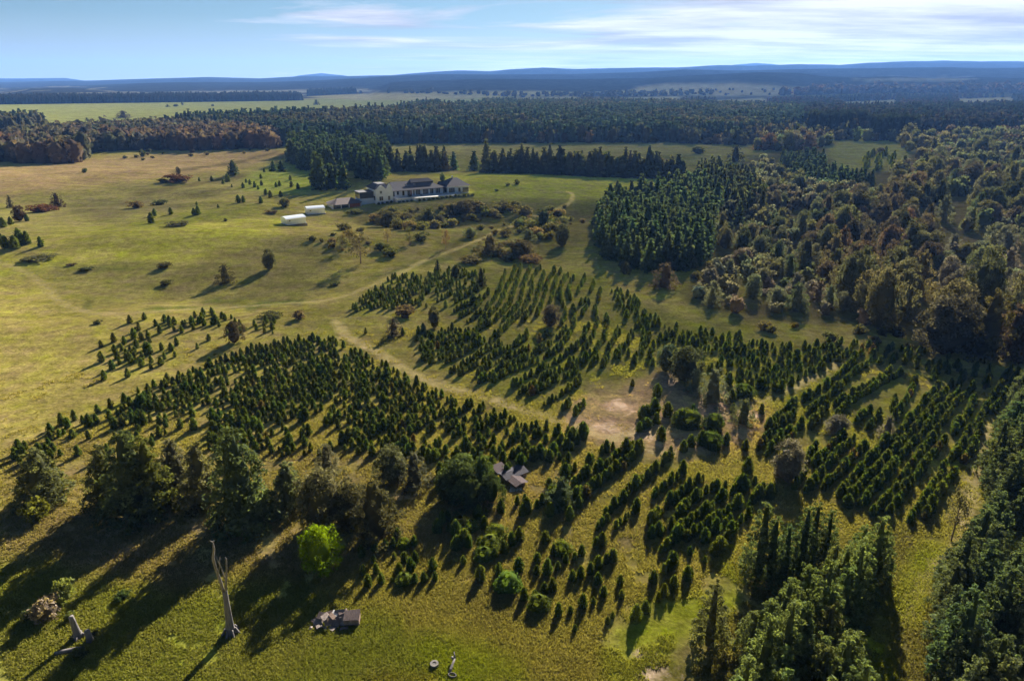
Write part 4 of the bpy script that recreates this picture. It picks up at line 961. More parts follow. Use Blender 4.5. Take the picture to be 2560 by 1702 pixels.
farwood([(-200,290),(0,287),(85,284),(108,294),(60,306),(-200,312)], 9, 16, 9, GF, lodC, 11, 4.2, 'conifer_clump', 'dark conifer clump on the far left field', 64)
farwood([(-300,241),(0,241),(330,237),(697,232),(690,226),(330,230),(0,234),(-300,234)], 9, 19, 9, [(.034,.040,.026), (.040,.040,.028)], lodC, 11, 4.2, 'shelter_belt', 'long dark shelter belt behind the green field', 65)
farwood([(708,222),(822,216),(818,212),(712,216)], 9, 17, 9, [(.034,.040,.026)], lodC, 11, 4.2, 'shelter_belt', 'short dark shelter belt right of the long one', 66)
farwood([(960,254),(1200,238),(1500,236),(1780,236),(2000,226),(2600,222),(2600,262),(1850,268),(1500,250)], 17, 14, 14, [(.034,.046,.030), (.038,.048,.030), (.050,.050,.034), (.07,.052,.038)], lodC, 11, 7, 'hazy_forest', 'hazy blue forest in the right distance', 67)
farwood([(1850,262),(2600,255),(2600,330),(2358,318),(2200,316),(2000,322),(1960,320),(1850,300)], 11, 18, 10, [(.032,.044,.028), (.036,.046,.028), (.055,.050,.032)], lodC, 11, 5, 'right_forest', 'dark forest behind the far clearing at right', 68)
farwood([(1860,310),(1985,306),(1985,316),(1860,320)], 7.5, 26, 8.5, [(.026,.036,.024)], lodC, 11, 4.2, 'tall_conifer_block', 'left block of very tall dark conifers behind the clearing', 69, .05)
farwood([(1995,314),(2108,312),(2108,322),(1995,325)], 7.5, 23, 8.5, [(.026,.036,.024)], lodC, 11, 4.2, 'tall_conifer_block', 'right block of very tall dark conifers behind the clearing', 70, .05)
farwood([(820,216),(1000,213),(1200,219),(1420,215),(1640,214),(1640,220),(1420,224),(1200,226),(1150,222),(900,214)], 30, 11, 14, [(.045,.048,.032)], lodB, 10, 9, 'field_trees', 'scattered dark tree lines among the pale far fields', 71, .3)
farwood([(1460,214),(1760,204),(1860,206),(1830,221),(1640,221)], 75, 7, 9, [(.05,.052,.036)], lodB, 10, 9, 'field_trees', 'trees dotted over the pale hillside field', 72, .35)
farwood([(1780,222),(1880,205),(2600,196),(2600,216),(2000,216)], 34, 18, 24, [(.055,.044,.034), (.075,.050,.040), (.05,.046,.036)], lodB, 10, 9, 'brown_far_wood', 'brownish far wood under the right hills', 73, .2)
r = np.random.default_rng(9)
for u, v, hp, wp, lab in [(420,243,9,5,'tiny upright dark tree on the green far field'),(386,247,6,9,'tiny round tree left of the upright one on the green far field'),(405,246,5,12,'tiny bushes beside the upright tree on the green far field'),(490,245,4,7,'tiny bush on the middle of the green far field'),(729,242,12,13,'round dark tree at the right end of the green far field'),(201,278,7,8,'small bush on the near part of the green far field')]:
    x, y, h, w = at_px(u*K, v*K, hp*K, wp*K); rec = dict(x=x, y=y, h=h, w=w, c=DARK)
    o = link('field_tree', BRD.me[int(r.integers(6))][0], None, (x, y, float(height(x, y))), r.random()*6, (w/9, w/9, h/10)); o.color = (*DARK, 1); setp(o, lab, 'tree', None)
# ------------------------------------------------------------------ house
def gz(x, y): return float(height(x, y))
hx, hy = [float(q) for q in hit(977, 502)]
ex, ey = [float(q) for q in hit(1108, 483.5)]
HR = math.atan2(ey-hy, ex-hx); HL = math.hypot(ex-hx, ey-hy)
hz = max(gz(hx, hy), gz(ex, ey))+.15
house = thing('country_house', 'long pale farmhouse with grey slate hip roof on the grassy rise', 'house', (hx, hy, hz), HR)
DEP = 11.0; WH = 3.3; HS = HL/47.0
PM().box(0, HL, 0, DEP, -2.5, WH).build('wall', M_WALL, house)
o_ = 1.0; RH = 6.9
rf = PM(); e0, e1, y0, y1 = -.2, HL+o_, -1.4, DEP+o_; ym = DEP/2
A = (e0, y0, WH-.12); B = (e1, y0, WH-.12); Cc = (e1, y1, WH-.12); Dd = (e0, y1, WH-.12); R1 = (2.0, ym, RH); R2 = (HL-8, ym, RH)
A2, B2, C2, D2 = [(p[0], p[1], p[2]-.28) for p in (A, B, Cc, Dd)]
rf.poly([A, B, R2, R1]).poly([B, Cc, R2]).poly([Cc, Dd, R1, R2]).poly([Dd, A, R1])
rf.poly([A2, B2, B, A]).poly([B2, C2, Cc, B]).poly([C2, D2, Dd, Cc]).poly([D2, A2, A, Dd]).poly([D2, C2, B2, A2])
roof = rf.build('roof', M_ROOF, house)
# raised second roof plane with its clerestory band
u0, u1 = 20*HS, 41*HS; yf, yb = ym-2.2, ym+2.6
PM().poly([(u0, yf, 6.15), (u1, yf, 6.15), (u1-2, ym+.4, 7.75), (u0+1, ym+.4, 7.75)]).poly([(u1, yb, 6.0), (u0, yb, 6.0), (u0+1, ym+.4, 7.75), (u1-2, ym+.4, 7.75)]).poly([(u0, yf, 6.15), (u0+1, ym+.4, 7.75), (u0, yb, 6.0)]).poly([(u1, yb, 6.0), (u1-2, ym+.4, 7.75), (u1, yf, 6.15)]).build('upper_roof', M_ROOF, roof)
PM().box(u0+.3, u1-.3, yf+.2, yf+.4, 5.0, 6.13).build('clerestory_window', M_GLASS, roof)
for i, xx in enumerate((9.0, 13.5)): PM().poly([(xx, 1.6, 5.03), (xx+1.3, 1.6, 5.03), (xx+1.3, 3.0, 5.77), (xx, 3.0, 5.77)]).build('skylight', M_GLASS, roof)
def window(par, x0, x1, z0, z1, y=0.0, bars=1, glass=M_GLASS):
    fr = PM(); t = .12
    fr.box(x0, x1, y-.09, y-.004, z0, z0+t).box(x0, x1, y-.09, y-.004, z1-t, z1)
    n = bars+1
    for i in range(n+1):
        xc = x0+(x1-x0)*i/n; a = max(x0, xc-t/2); b = min(x1, xc+t/2)
        fr.box(a, b, y-.09, y-.004, z0+t, z1-t)
    f = fr.build('window', M_FRAME, par)
    PM().box(x0+.02, x1-.02, y-.05, y-.003, z0+.02, z1-.02).build('pane', glass, f)
for x0, x1, z0, nb in [(1.2,3.6,.15,1),(5.4,7.4,.9,0),(10.2,12.2,.3,0),(14.8,17.0,.15,1),(19.4,21.0,.15,0),(22.3,26.2,.15,2),(28.6,33.4,.15,3),(34.8,38.0,.15,1),(39.6,44.2,.15,2)]:
    window(house, x0*HS, x1*HS, z0, 2.95, 0.0, nb)
PM().box(17.35*HS, 18.5*HS, -.1, -.004, .02, 2.6).build('door', M_TIMBER, house)
for xx in (8.6, 13.4, 18.95, 27.4, 34.1, 39.0): PM().box(xx*HS-.16, xx*HS+.16, -1.2, -.9, -.2, WH-.42).build('veranda_post', M_WALL, house)
# tall wing at the left end with curved parapet gables
wing = PM(); wx0, wx1 = -9.2, -.3
def bell(n, w0, hb, ht):
    pts = []
    for i in range(n+1):
        s = i/n; pts.append((s*w0, hb+(ht-hb)*(math.sin(math.pi*s)**1.4)))
    return pts
prof = [(wx0, -3.0)]+[(wx0+a, b) for a, b in bell(14, 5.6, 5.0, 6.9)]+[(wx0+5.6+a, b) for a, b in bell(12, wx1-wx0-5.6, 5.0, 7.7)][1:]+[(wx1, -3.0)]
wing.prism(prof, -4.5, -4.1); wing.box(wx0, wx1, -4.1, 9.5, -3.0, 4.9); wing.box(wx1-.35, wx1-.002, -4.1, -.02, 4.9, 5.3)
wl = wing.build('wing_wall', M_WALL, house)
wr = PM(); a, b, c, d = (wx0-.5, -4.1, 4.95), (wx1+.4, -4.1, 4.95), (wx1+.4, 10.2, 4.95), (wx0-.5, 10.2, 4.95); t1, t2 = (-6.6, -.4, 7.3), (-2.8, 6.2, 7.3); t3, t4 = (-2.6, -.4, 7.3), (-6.8, 6.2, 7.3)
wr.poly([a, b, t3, t1]).poly([b, c, t2, t3]).poly([c, d, t4, t2]).poly([d, a, t1, t4]).poly([t1, t3, t2, t4]).build('wing_roof', M_DROOF, house)
for x0, x1, z0, z1 in [(-7.6,-5.6,-.6,1.6),(-3.0,-1.8,-.6,1.6),(-7.2,-6.0,2.9,4.4)]: window(house, x0, x1, z0, z1, -4.502, 1)
PM().box(-1.5, -.6, -4.62, -4.504, -2.2, 1.5).build('door', M_SHED, house)
for s in (0, 1):
    y = -3.2+s*4; PM().box(wx0-.09, wx0-.004, y, y+2, -.4, 1.7).build('pane', M_GLASS, house)
# low link with dark glazing and the garage pavilion
PM().box(-16.5, wx0-.01, -1.0, 6.5, -4.0, .6).build('link_wall', M_WALL, house)
PM().box(-16.4, wx0-.02, -.9, 6.4, .6, 3.6).build('link_glazing', M_GLASS, house)
PM().box(-16.8, wx0-.03, -1.3, 6.8, 3.6, 3.85).build('link_roof', M_DROOF, house)
gx0, gx1, gy0, gy1 = -31.5, -17.0, -4.5, 6.0
gw = PM()
for xx in (gx0, -27.4, -23.4, gx1-.4): gw.box(xx, xx+.4, gy0, gy0+.4, -5.5, -.6)
gw.box(gx0, gx1, gy1-.3, gy1, -5.5, -.6).box(gx0, gx0+.3, gy0+.4, gy1-.3, -5.5, -.6)
gw.build('garage_post', M_FRAME, house)
PM().box(-22.9, gx1, gy0+.6, gy0+.9, -5.5, -.6).build('cladding', M_TIMBER, house)
PM().box(gx0+.5, -23.2, gy0+.7, gy0+.8, -5.5, -1.0).build('pane', M_GLASS, house)
gr_ = PM(); m = 1.1; q = [(gx0-m+2, gy0-m, -.6), (gx1+m-2, gy0-m, -.6), (gx1+m, gy0+2, -.6), (gx1+m, gy1-1, -.6), (gx1-1, gy1+m, -.6), (gx0+1, gy1+m, -.6), (gx0-m, gy1-2, -.6), (gx0-m, gy0+2.4, -.6)]
p1, p2 = (-27.5, .8, 1.6), (-20.5, .8, 1.6)
gr_.poly([q[0], q[1], p2, p1]).poly([q[1], q[2], p2]).poly([q[2], q[3], p2]).poly([q[3], q[4], p2]).poly([q[4], q[5], p1, p2]).poly([q[5], q[6], p1]).poly([q[6], q[7], p1]).poly([q[7], q[0], p1])
gr_.poly([(a, b, c-.02) for a, b, c in reversed(q)]).build('garage_roof', M_BROOF, house)
# right hand pavilion
px0 = HL+1.4; px1 = px0+12.5; py0, py1 = -2.6, 9.0
PM().box(px0, px1, py0, py1, -2.5, 3.4).build('pavilion_wall', M_WALL, house)
pr = PM(); k = .9; a, b, c, d = (px0-k, py0-k, 3.42), (px1+k, py0-k, 3.42), (px1+k, py1+k, 3.42), (px0-k, py1+k, 3.42); r1, r2 = (px0+4.6, 3.2, 7.2), (px0+8.2, 3.2, 7.2)
pr.poly([b, c, r2]).poly([a, b, r2, r1]).poly([c, d, r1, r2]).poly([d, c, b, a]).build('pavilion_roof', M_ROOF, house)
PM().poly([d, a, r1]).build('pavilion_gable_glazing', M_DROOF, house)
PM().box(px0+5.4, px0+6.0, 3.0, 3.6, 6.4, 8.2).build('chimney', M_FRAME, house)
PM().box(px0-.08, px0-.004, py0+.8, py1-1, .2, 2.8).build('pane', M_GLASS, house)
window(house, px0+.8, px0+4.2, .2, 2.8, py0-.002, 2); window(house, px0+6.2, px0+7.6, .2, 2.6, py0-.002, 0)
PM().box(px0+8.8, px0+12.4, py0-.12, py0-.004, -.1, 2.5).build('garage_door', M_GLASS, house)
PM().box(HL-.5, px0+.2, 1.5, 7.5, -1, 3.0).build('link_wall', M_GLASS, house)
PM().poly([(HL-.5, 1.2, 3.05), (px0, 1.2, 3.05), (px0, 4.5, 5.6), (HL-.5, 4.5, 5.6)]).poly([(HL-.5, 4.5, 5.6), (px0, 4.5, 5.6), (px0, 7.8, 3.05), (HL-.5, 7.8, 3.05)]).build('link_roof', M_DROOF, house)
# terrace
tp = PM(); top = [(.4,-.02),(1.0,-6.0),(9.5,-5.0),(11.0,-7.2),(22,-8.4),(32,-9.0),(px0+2,-8.6),(px0+7,-6.4),(px0+7,-2.62),(px0-.02,-2.62),(px0-.02,-.02)]
n = len(top); tp.poly([(a, b, .02) for a, b in top]); tp.poly([(a, b, -2.6) for a, b in reversed(top)])
for i in range(n):
    a, b = top[i], top[(i+1) % n]; tp.poly([(a[0], a[1], -2.6), (b[0], b[1], -2.6), (b[0], b[1], .02), (a[0], a[1], .02)])
ter = tp.build('terrace', M_PATIO, None); ter.location = (hx, hy, hz-.05); ter.rotation_euler = (0, 0, HR); setp(ter, 'white paved terrace along the front of the farmhouse', 'terrace')
hm = Matrix.Translation((hx, hy, hz)) @ Matrix.Rotation(HR, 4, 'Z')
rr = np.random.default_rng(12)
def garden(lx, ly, h, w, name, label, cat, group=None, c=(.05,.06,.028), z=None):
    p = hm @ Vector((lx, ly, 0)); o = link(name, SHB.me[int(rr.integers(5))][0], None, (p.x, p.y, gz(p.x, p.y)-.05 if z is None else hz+z), rr.random()*6, (w/3, w/3, h/2)); o.color = (*c, 1)
    setp(o, label, cat, group)
for i in range(13): garden(12+i*2.5, -9.6-.06*i+.4*rr.random(), 1.0+.5*rr.random(), 1.5+.8*rr.random(), 'garden_bush', 'small dark bush in the bed along the outer terrace edge', 'bush', 'bushes along the terrace edge')
for i in range(4): garden(2.0+i*2.2, -6.8, .8, 1.5, 'garden_bush', 'low bush at the near end of the terrace', 'bush', 'bushes at the near terrace end')
for i in range(4): garden(-8.6+2.3*i, -5.6, 1.0, 1.5, 'garden_bush', 'small bush under the curved gable wall', 'bush', 'bushes under the gable wall', z=-3.0 if False else None)
garden(9.5, -2.6, .9, 2.6, 'garden_bush', 'round grey-green bush on the terrace before the veranda', 'bush', None, (.10,.10,.07), 0)
garden(37, DEP+6, 6.5, 3.0, 'garden_conifer', 'small conical tree behind the house roof ridge', 'tree', None, (.05,.07,.03))
garden(17, DEP+8, 3.5, 6, 'garden_bush', 'left dark bush behind the house ridge', 'bush', None, (.07,.075,.035)); garden(27, DEP+10, 3.5, 6, 'garden_bush', 'right dark bush behind the house ridge', 'bush', None, (.06,.07,.03))
# garden tables on the terrace
for lx, ly, lab in [(15.5,-3.2,'small round dark table near the veranda posts'),(37,-6.2,'small round dark table at the far end of the terrace')]:
    p = hm @ Vector((lx, ly, -.03)); t = thing('garden_table', lab, 'table', (p.x, p.y, p.z), HR)
    PM().tube([(0,0,.70),(0,0,.76)], [.75,.75], 14).build('table_top', M_HOLE, t)
    for k in range(4): PM().tube([(.5*math.cos(k*1.57), .5*math.sin(k*1.57), 0), (.45*math.cos(k*1.57), .45*math.sin(k*1.57), .7)], [.05,.05], 6).build('leg', M_HOLE, t)

# ------------------------------------------------------------------ white sheds
def shed(u0, v0, u1, v1, dep, label):
    x0, y0 = [float(q) for q in hit(u0, v0)]; x1, y1 = [float(q) for q in hit(u1, v1)]
    L = math.hypot(x1-x0, y1-y0); rz = math.atan2(y1-y0, x1-x0); z = max(gz(x0, y0), gz(x1, y1))-.05
    t = thing('farm_shed', label, 'shed', (x0, y0, z), rz)
    wh = 2.6
    w = PM().box(0, L, 0, dep, -1.2, wh)
    for i in range(int(L/.9)): w.box(.45+i*.9, .53+i*.9, -.05, -.002, 0, wh-.1)
    w.build('wall', M_SHED, t)
    b = PM(); n = 10; arc = [(-.25+(dep+.5)*i/n, wh+.02+.8*math.sin(math.pi*i/n)**.8) for i in range(n+1)]
    for i in range(n): b.poly([(-.2, arc[i][0], arc[i][1]), (L+.2, arc[i][0], arc[i][1]), (L+.2, arc[i+1][0], arc[i+1][1]), (-.2, arc[i+1][0], arc[i+1][1])])
    for xx in (-.2, L+.2): b.poly([(xx, a, c) for a, c in (arc if xx < 0 else arc[::-1])])
    b.build('roof', M_SHED, t)
    PM().box(-.22, L+.22, -.33, -.26, wh-.12, wh+.03).build('gutter', M_FRAME, t)
    d = PM().box(L+.003, L+.07, dep*.28, dep*.78, 0, 2.3).build('door', M_CONC, t)
    PM().box(L+.072, L+.12, dep*.34, dep*.37, 1.0, 1.3).build('handle', M_HOLE, d)
    wd = PM().box(1.0, 1.9, -.08, -.003, 1.5, 2.1).build('window', M_FRAME, t)
    PM().box(1.08, 1.82, -.085, -.081, 1.58, 2.02).build('pane', M_GLASS, wd)
    PM().box(-.4, L+.4, -.4, dep+.4, -1.2, .04).build('slab', M_CONC, t)
shed(717, 564, 766, 564.5, 5.6, 'nearer white steel shed with curved roof and long shadow')
shed(769, 537, 813, 535.5, 5.6, 'white steel shed with curved roof, the one closer to the house')

# ------------------------------------------------------------------ tin-roofed sheds in the trees
cx, cy = [float(q) for q in hit(1288, 1196)]
t = thing('tin_shed', 'low shed with folded grey tin roof beside the pale soil', 'shed', (cx, cy, gz(cx, cy)-.05), .62); t.scale = (.86, .86, .72)
PM().box(-2.3, 2.2, -.6, 2.0, -.5, 1.3).box(-2.0, .1, -3.0, -.602, -.5, 1.2).build('wall', M_BOARD, t)
PM().poly([(-2.7,-.9,1.32),(2.6,-.9,1.32),(2.6,.8,1.85),(-2.7,.8,1.85)]).poly([(-2.7,.8,1.85),(2.6,.8,1.85),(2.6,2.4,1.34),(-2.7,2.4,1.34)]).poly([(2.6,-.9,1.32),(2.6,2.4,1.34),(2.6,.8,1.85)]).poly([(-2.7,2.4,1.34),(-2.7,-.9,1.32),(-2.7,.8,1.85)]).build('roof', M_TIN, t)
PM().poly([(-2.4,-3.5,1.12),(-1.0,-3.5,1.5),(-1.0,-.3,1.56),(-2.4,-.3,1.2)]).poly([(-1.0,-3.5,1.5),(.5,-3.5,1.12),(.5,-.3,1.2),(-1.0,-.3,1.56)]).build('porch_roof', M_TIND, t)
PM().box(-1.4, -.5, -3.06, -3.003, -.1, 1.05).build('door', M_HOLE, t)
PM().box(.5, 1.4, -.66, -.603, .4, 1.0).build('pane', M_GLASS, t)
cx, cy = [float(q) for q in hit(1252, 1186)]
t = thing('lean_to', 'small open lean-to with sloping brownish tin roof left of the grey one', 'shed', (cx, cy, gz(cx, cy)-.05), .62); t.scale = (.9, .9, .75)
PM().poly([(-1.3,-1.7,1.2),(1.2,-1.7,1.2),(1.2,1.5,1.95),(-1.3,1.5,1.95)]).poly([(-1.3,1.5,1.89),(1.2,1.5,1.89),(1.2,-1.7,1.14),(-1.3,-1.7,1.14)]).build('roof', M_TIND, t)
for a, b, h in ((-1.1,-1.5,1.16),(1.0,-1.5,1.16),(-1.1,1.3,1.82),(1.0,1.3,1.82)): PM().tube([(a,b,-.3),(a,b,h)], [.06,.06], 6).build('post', M_BOARD, t)
PM().box(-1.15, 1.05, 1.34, 1.42, -.2, 1.7).build('wall', M_BOARD, t)
x, y = [float(q) for q in hit(1288, 1222)]
s = PM().poly([(-1.2,-.5,.05),(.9,-.7,.05),(1.2,.3,.05),(-.5,.8,.05)]).poly([(-.5,.8,-.1),(1.2,.3,-.1),(.9,-.7,-.1),(-1.2,-.5,-.1)])
for i in range(4):
    q = [(-1.2,-.5),(.9,-.7),(1.2,.3),(-.5,.8)]; a, b = q[i], q[(i+1) % 4]; s.poly([(*a,-.1),(*b,-.1),(*b,.05),(*a,.05)])
o = s.build('concrete_slab', M_PATIO, None, loc=(x, y, gz(x, y)+.04), rotz=.4); setp(o, 'pale flat slab on the soil below the tin sheds', 'slab')

# ------------------------------------------------------------------ dead trees
def place(u, v): x, y = hit(u, v); return float(x), float(y), gz(float(x), float(y))
x, y, z = place(578, 1582)
t = thing('dead_tree', 'tall bare grey dead tree with forked broken top', 'tree', (x, y, z-.1))
hh = float(metres(577, 1582, 212)[0])
tk = PM(); tk.tube([(0,0,-.3),(-.02,0,.25),(.0,0,1.2),(.06,0,hh*.27),(.18,0,hh*.48)], [.80,.56,.42,.34,.25], 14, True, .16)
trunk = tk.build('trunk', M_DEAD, t, True)
for k in range(7):
    th = k*.9; PM().tube([(.55*math.cos(th), .55*math.sin(th), .9), (.9*math.cos(th), .9*math.sin(th), .15), (1.25*math.cos(th), 1.25*math.sin(th), -.15)], [.14,.16,.05], 6).build('root', M_DEAD, t, True)
def limb(pts, rad): PM().tube([(a*.9+.05*c, b, c) for a, b, c in pts], [q*.52 for q in rad], 8, True, .12).build('limb', M_DEAD, t, True)
limb([(-.30,0,hh*.42),(-.62,.05,hh*.58),(-.98,0,hh*.72),(-1.16,0,hh*.82),(-.92,.05,hh*.92),(-1.0,.1,hh*.99)], [.34,.32,.28,.30,.22,.14])
limb([(-1.0,.1,hh*.985),(-1.35,.1,hh*1.0),(-1.62,.15,hh*.985)], [.12,.10,.05])
limb([(-1.05,.1,hh*.96),(-.8,.1,hh*1.005)], [.12,.06])
limb([(-.12,0,hh*.45),(.12,0,hh*.60),(.32,.05,hh*.70),(.42,.1,hh*.81),(.28,.12,hh*.83)], [.32,.26,.19,.13,.06])
limb([(.05,0,hh*.57),(-.25,.1,hh*.68),(-.52,.15,hh*.77),(-.38,.18,hh*.83)], [.17,.13,.10,.05])
limb([(-.75,0,hh*.66),(-.5,.1,hh*.74),(-.82,.1,hh*.84)], [.16,.10,.05])
limb([(-1.10,0,hh*.80),(-1.28,.1,hh*.84),(-1.12,.1,hh*.87)], [.16,.12,.05])
x, y, z = place(196, 1592)
t = thing('dead_stump', 'thick leaning grey stump standing in the left foreground', 'tree stump', (x, y, z-.1))
hs = float(metres(196, 1592, 54)[0])
PM().tube([(.05,0,-.3),(.03,0,.2),(-.03,0,hs*.35),(-.12,0,hs*.75),(-.18,0,hs)], [.75,.55,.37,.32,.27], 12, True, .14).build('trunk', M_DEAD, t, True)
PM().tube([(-.22,.05,hs*.9),(-.40,.05,hs*.97)], [.15,.08], 7).build('broken_knob', M_DEAD, t, True)
for th in (.2, 1.7, 3.3, 4.9): PM().tube([(.45*math.cos(th)+.05, .45*math.sin(th), .6), (1.0*math.cos(th)+.1, 1.0*math.sin(th), .0)], [.14,.06], 6).build('root', M_DEAD, t, True)
x, y, z = place(225, 1602)
t = thing('short_stump', 'short pale stump with dark hollow beside the thick leaning one', 'tree stump', (x, y, z-.1))
hs = float(metres(225, 1602, 30)[0])
PM().tube([(0,0,-.2),(0,0,hs*.5),(-.05,0,hs*.95),(-.05,0,hs)], [.42,.34,.30,.12], 10, True, .1).build('trunk', M_CONC, t, True)
PM().tube([(.02,-.28,hs*.48),(.02,-.37,hs*.46)], [.16,.15], 8).build('hollow', M_HOLE, t)
x, y, z = place(160, 1632)
t = PM().tube([(-.9,-.1,.15),(0,0,.2),(1.2,.25,.22),(1.9,.5,.15)], [.2,.26,.24,.12], 9, True, .1).build('fallen_log', M_DEAD, None, True, (x, y, z), .1); setp(t, 'fallen grey log lying in the stump shadow', 'log')

# ------------------------------------------------------------------ heap of boards and slabs
px_, py_, pz_ = place(838, 1560)
slabs = [(-1.15,.25,.9,1.0,.7,.3,.9,M_STONE,'grey slab lying across the left top of the heap'),(-.35,.3,.95,.9,.5,.15,-.7,M_BOARD,'short board crossing the top of the heap'),(.75,1.0,.95,1.0,.6,.2,.5,M_TINB,'bent brown sheet at the back of the heap'),(-2.5,.5,.18,.8,.5,.15,1.1,M_BOARD,'board lying loose at the far left of the heap'),(1.2,-.75,.12,.9,.35,.1,.3,M_BOARD,'plank on the grass before the crate'),(-.2,-.8,.14,.8,.5,.12,-.5,M_STONE,'flat stone on the grass before the heap'),(-2.05,.1,.30,1.0,.75,.5,.3,M_STONE,'tilted grey stone slab at the left end of the heap'),(-1.55,.65,.62,1.3,.9,.35,-.2,M_TINB,'ribbed brown sheet at the back left of the heap'),(-.85,.75,.70,1.25,1.0,.4,.1,M_BOARD,'square board at the upper left middle of the heap'),
         (-.75,-.05,.42,.9,.8,.5,.5,M_BOARD,'small tilted board at the front middle of the heap'),(-.1,.9,.85,.8,.6,.25,-.3,M_PATIO,'pale block on top of the heap'),(.45,.7,.75,1.15,1.25,.6,.15,M_STONE,'upright grey slab in the middle of the heap'),
         (.15,-.2,.38,.9,.8,.75,-.2,M_TINB,'steep brown sheet at the front of the heap'),(-1.75,-.45,.2,.8,.45,.2,.7,M_STONE,'flat stone lying before the heap'),(.85,.0,.45,.55,.95,.9,.1,M_STONE,'narrow slab beside the right box')]
for i, (a, b, zc, w, l, tilt, yaw, m, lab) in enumerate(slabs):
    o = PM().box(-w/2, w/2, -l/2, l/2, -.05, .05)
    # uneven corners
    o.v = [(vx+.06*math.sin(i*3+k), vy+.06*math.cos(i*5+k*2), vz) for k, (vx, vy, vz) in enumerate(o.v)]
    ob = o.build('broken_slab' if m is M_STONE or m is M_PATIO else 'old_board', m); ob.location = (px_+a, py_+b, pz_+zc); ob.rotation_euler = (tilt*.9, .12*math.sin(i*2.1), yaw); setp(ob, lab, 'debris', 'broken slabs and boards of the heap')
t = thing('wooden_crate', 'brown open-fronted wooden crate at the right end of the heap', 'crate', (px_+1.95, py_+.3, pz_-.02), .06)
PM().box(-.85, .85, -.55, -.50, 0, .84).build('side_panel', M_BOARD, t); PM().box(-.85, .85, .62, .67, 0, 1.2).build('side_panel', M_BOARD, t)
PM().box(-.90, -.852, -.55, .67, 0, .8).build('end_panel', M_BOARD, t); PM().box(.852, .90, -.55, .67, 0, .8).build('end_panel', M_BOARD, t)
PM().poly([(-.95,-.57,.86),(.92,-.59,.92),(.95,.74,1.34),(-.9,.70,1.24)]).poly([(-.9,.70,1.18),(.95,.74,1.28),(.92,-.59,.86),(-.95,-.57,.80)]).build('lid', M_TINB, t)
for i in range(16):
    a, b = -2.9+2.0*rr.random()+(3.6*rr.random() if i % 3 == 0 else 0), -.9+1.6*rr.random(); s = .12+.22*rr.random()
    V, T = lathe_core([(s*.7, -.3*s), (s, .2*s), (s*.8, .7*s), (.05*s, .95*s)], 6, np.random.default_rng(i), .22)
    o = link('rubble_stone', mesh_tris('rubble_stone', V, T, [M_STONE]), None, (px_+a, py_+b, gz(px_+a, py_+b))); setp(o, 'loose stone scattered round the heap of boards', 'stone', 'stones round the heap')
# ------------------------------------------------------------------ ring, fallen pale trunk, basin
x, y, z = place(1086, 1664)
t = thing('concrete_ring', 'pale concrete ring with a grated middle set in the grass', 'well', (x, y, z))
def ring(r0, r1, h0, h1, n=22):
    p = PM()
    for k in range(n):
        a, b = 2*math.pi*k/n, 2*math.pi*(k+1)/n; q = lambda r, t, h: (r*math.cos(t), r*math.sin(t), h)
        p.poly([q(r0,a,h1), q(r1,a,h1), q(r1,b,h1), q(r0,b,h1)]); p.poly([q(r1,a,h0), q(r1,b,h0), q(r1,b,h1), q(r1,a,h1)]); p.poly([q(r0,b,h0), q(r0,a,h0), q(r0,a,h1), q(r0,b,h1)])
    return p
ring(.22, .46, -.1, .42).build('rim', M_CONC, t)
PM().tube([(0,0,.1),(0,0,.36)], [.218,.218], 16).build('grate', M_HOLE, t)
x, y, z = place(1122, 1688); x2, y2, z2 = place(1137, 1655)
t = thing('fallen_dead_tree', 'pale fallen trunk with forked upper end near the bottom edge', 'log', (x, y, z))
dx, dy, dz = x2-x, y2-y, z2-z
PM().tube([(0,0,.12),(dx*.35,dy*.35,.3),(dx*.7,dy*.7,.42),(dx,dy,.55)], [.16,.17,.14,.12], 8, True, .1).build('trunk', M_CONC, t, True)
PM().tube([(dx*.9,dy*.9,.5),(dx*1.05-.35,dy*1.05+.15,.55)], [.12,.14], 7).build('fork', M_CONC, t, True)
PM().tube([(dx,dy,.55),(dx*1.0-.1,dy*1.3,1.0)], [.13,.04], 7).build('fork', M_CONC, t, True)
x, y, z = place(1131, 1690)
t = thing('basin', 'half-buried pale basin beside the fallen pale trunk', 'basin', (x, y, z), -.3); t.scale = (1.3, .8, 1)
ring(.30, .36, -.1, .30).build('rim', M_CONC, t)
PM().tube([(0,0,-.05),(0,0,.12)], [.298,.298], 16).build('bottom', M_HOLE, t)

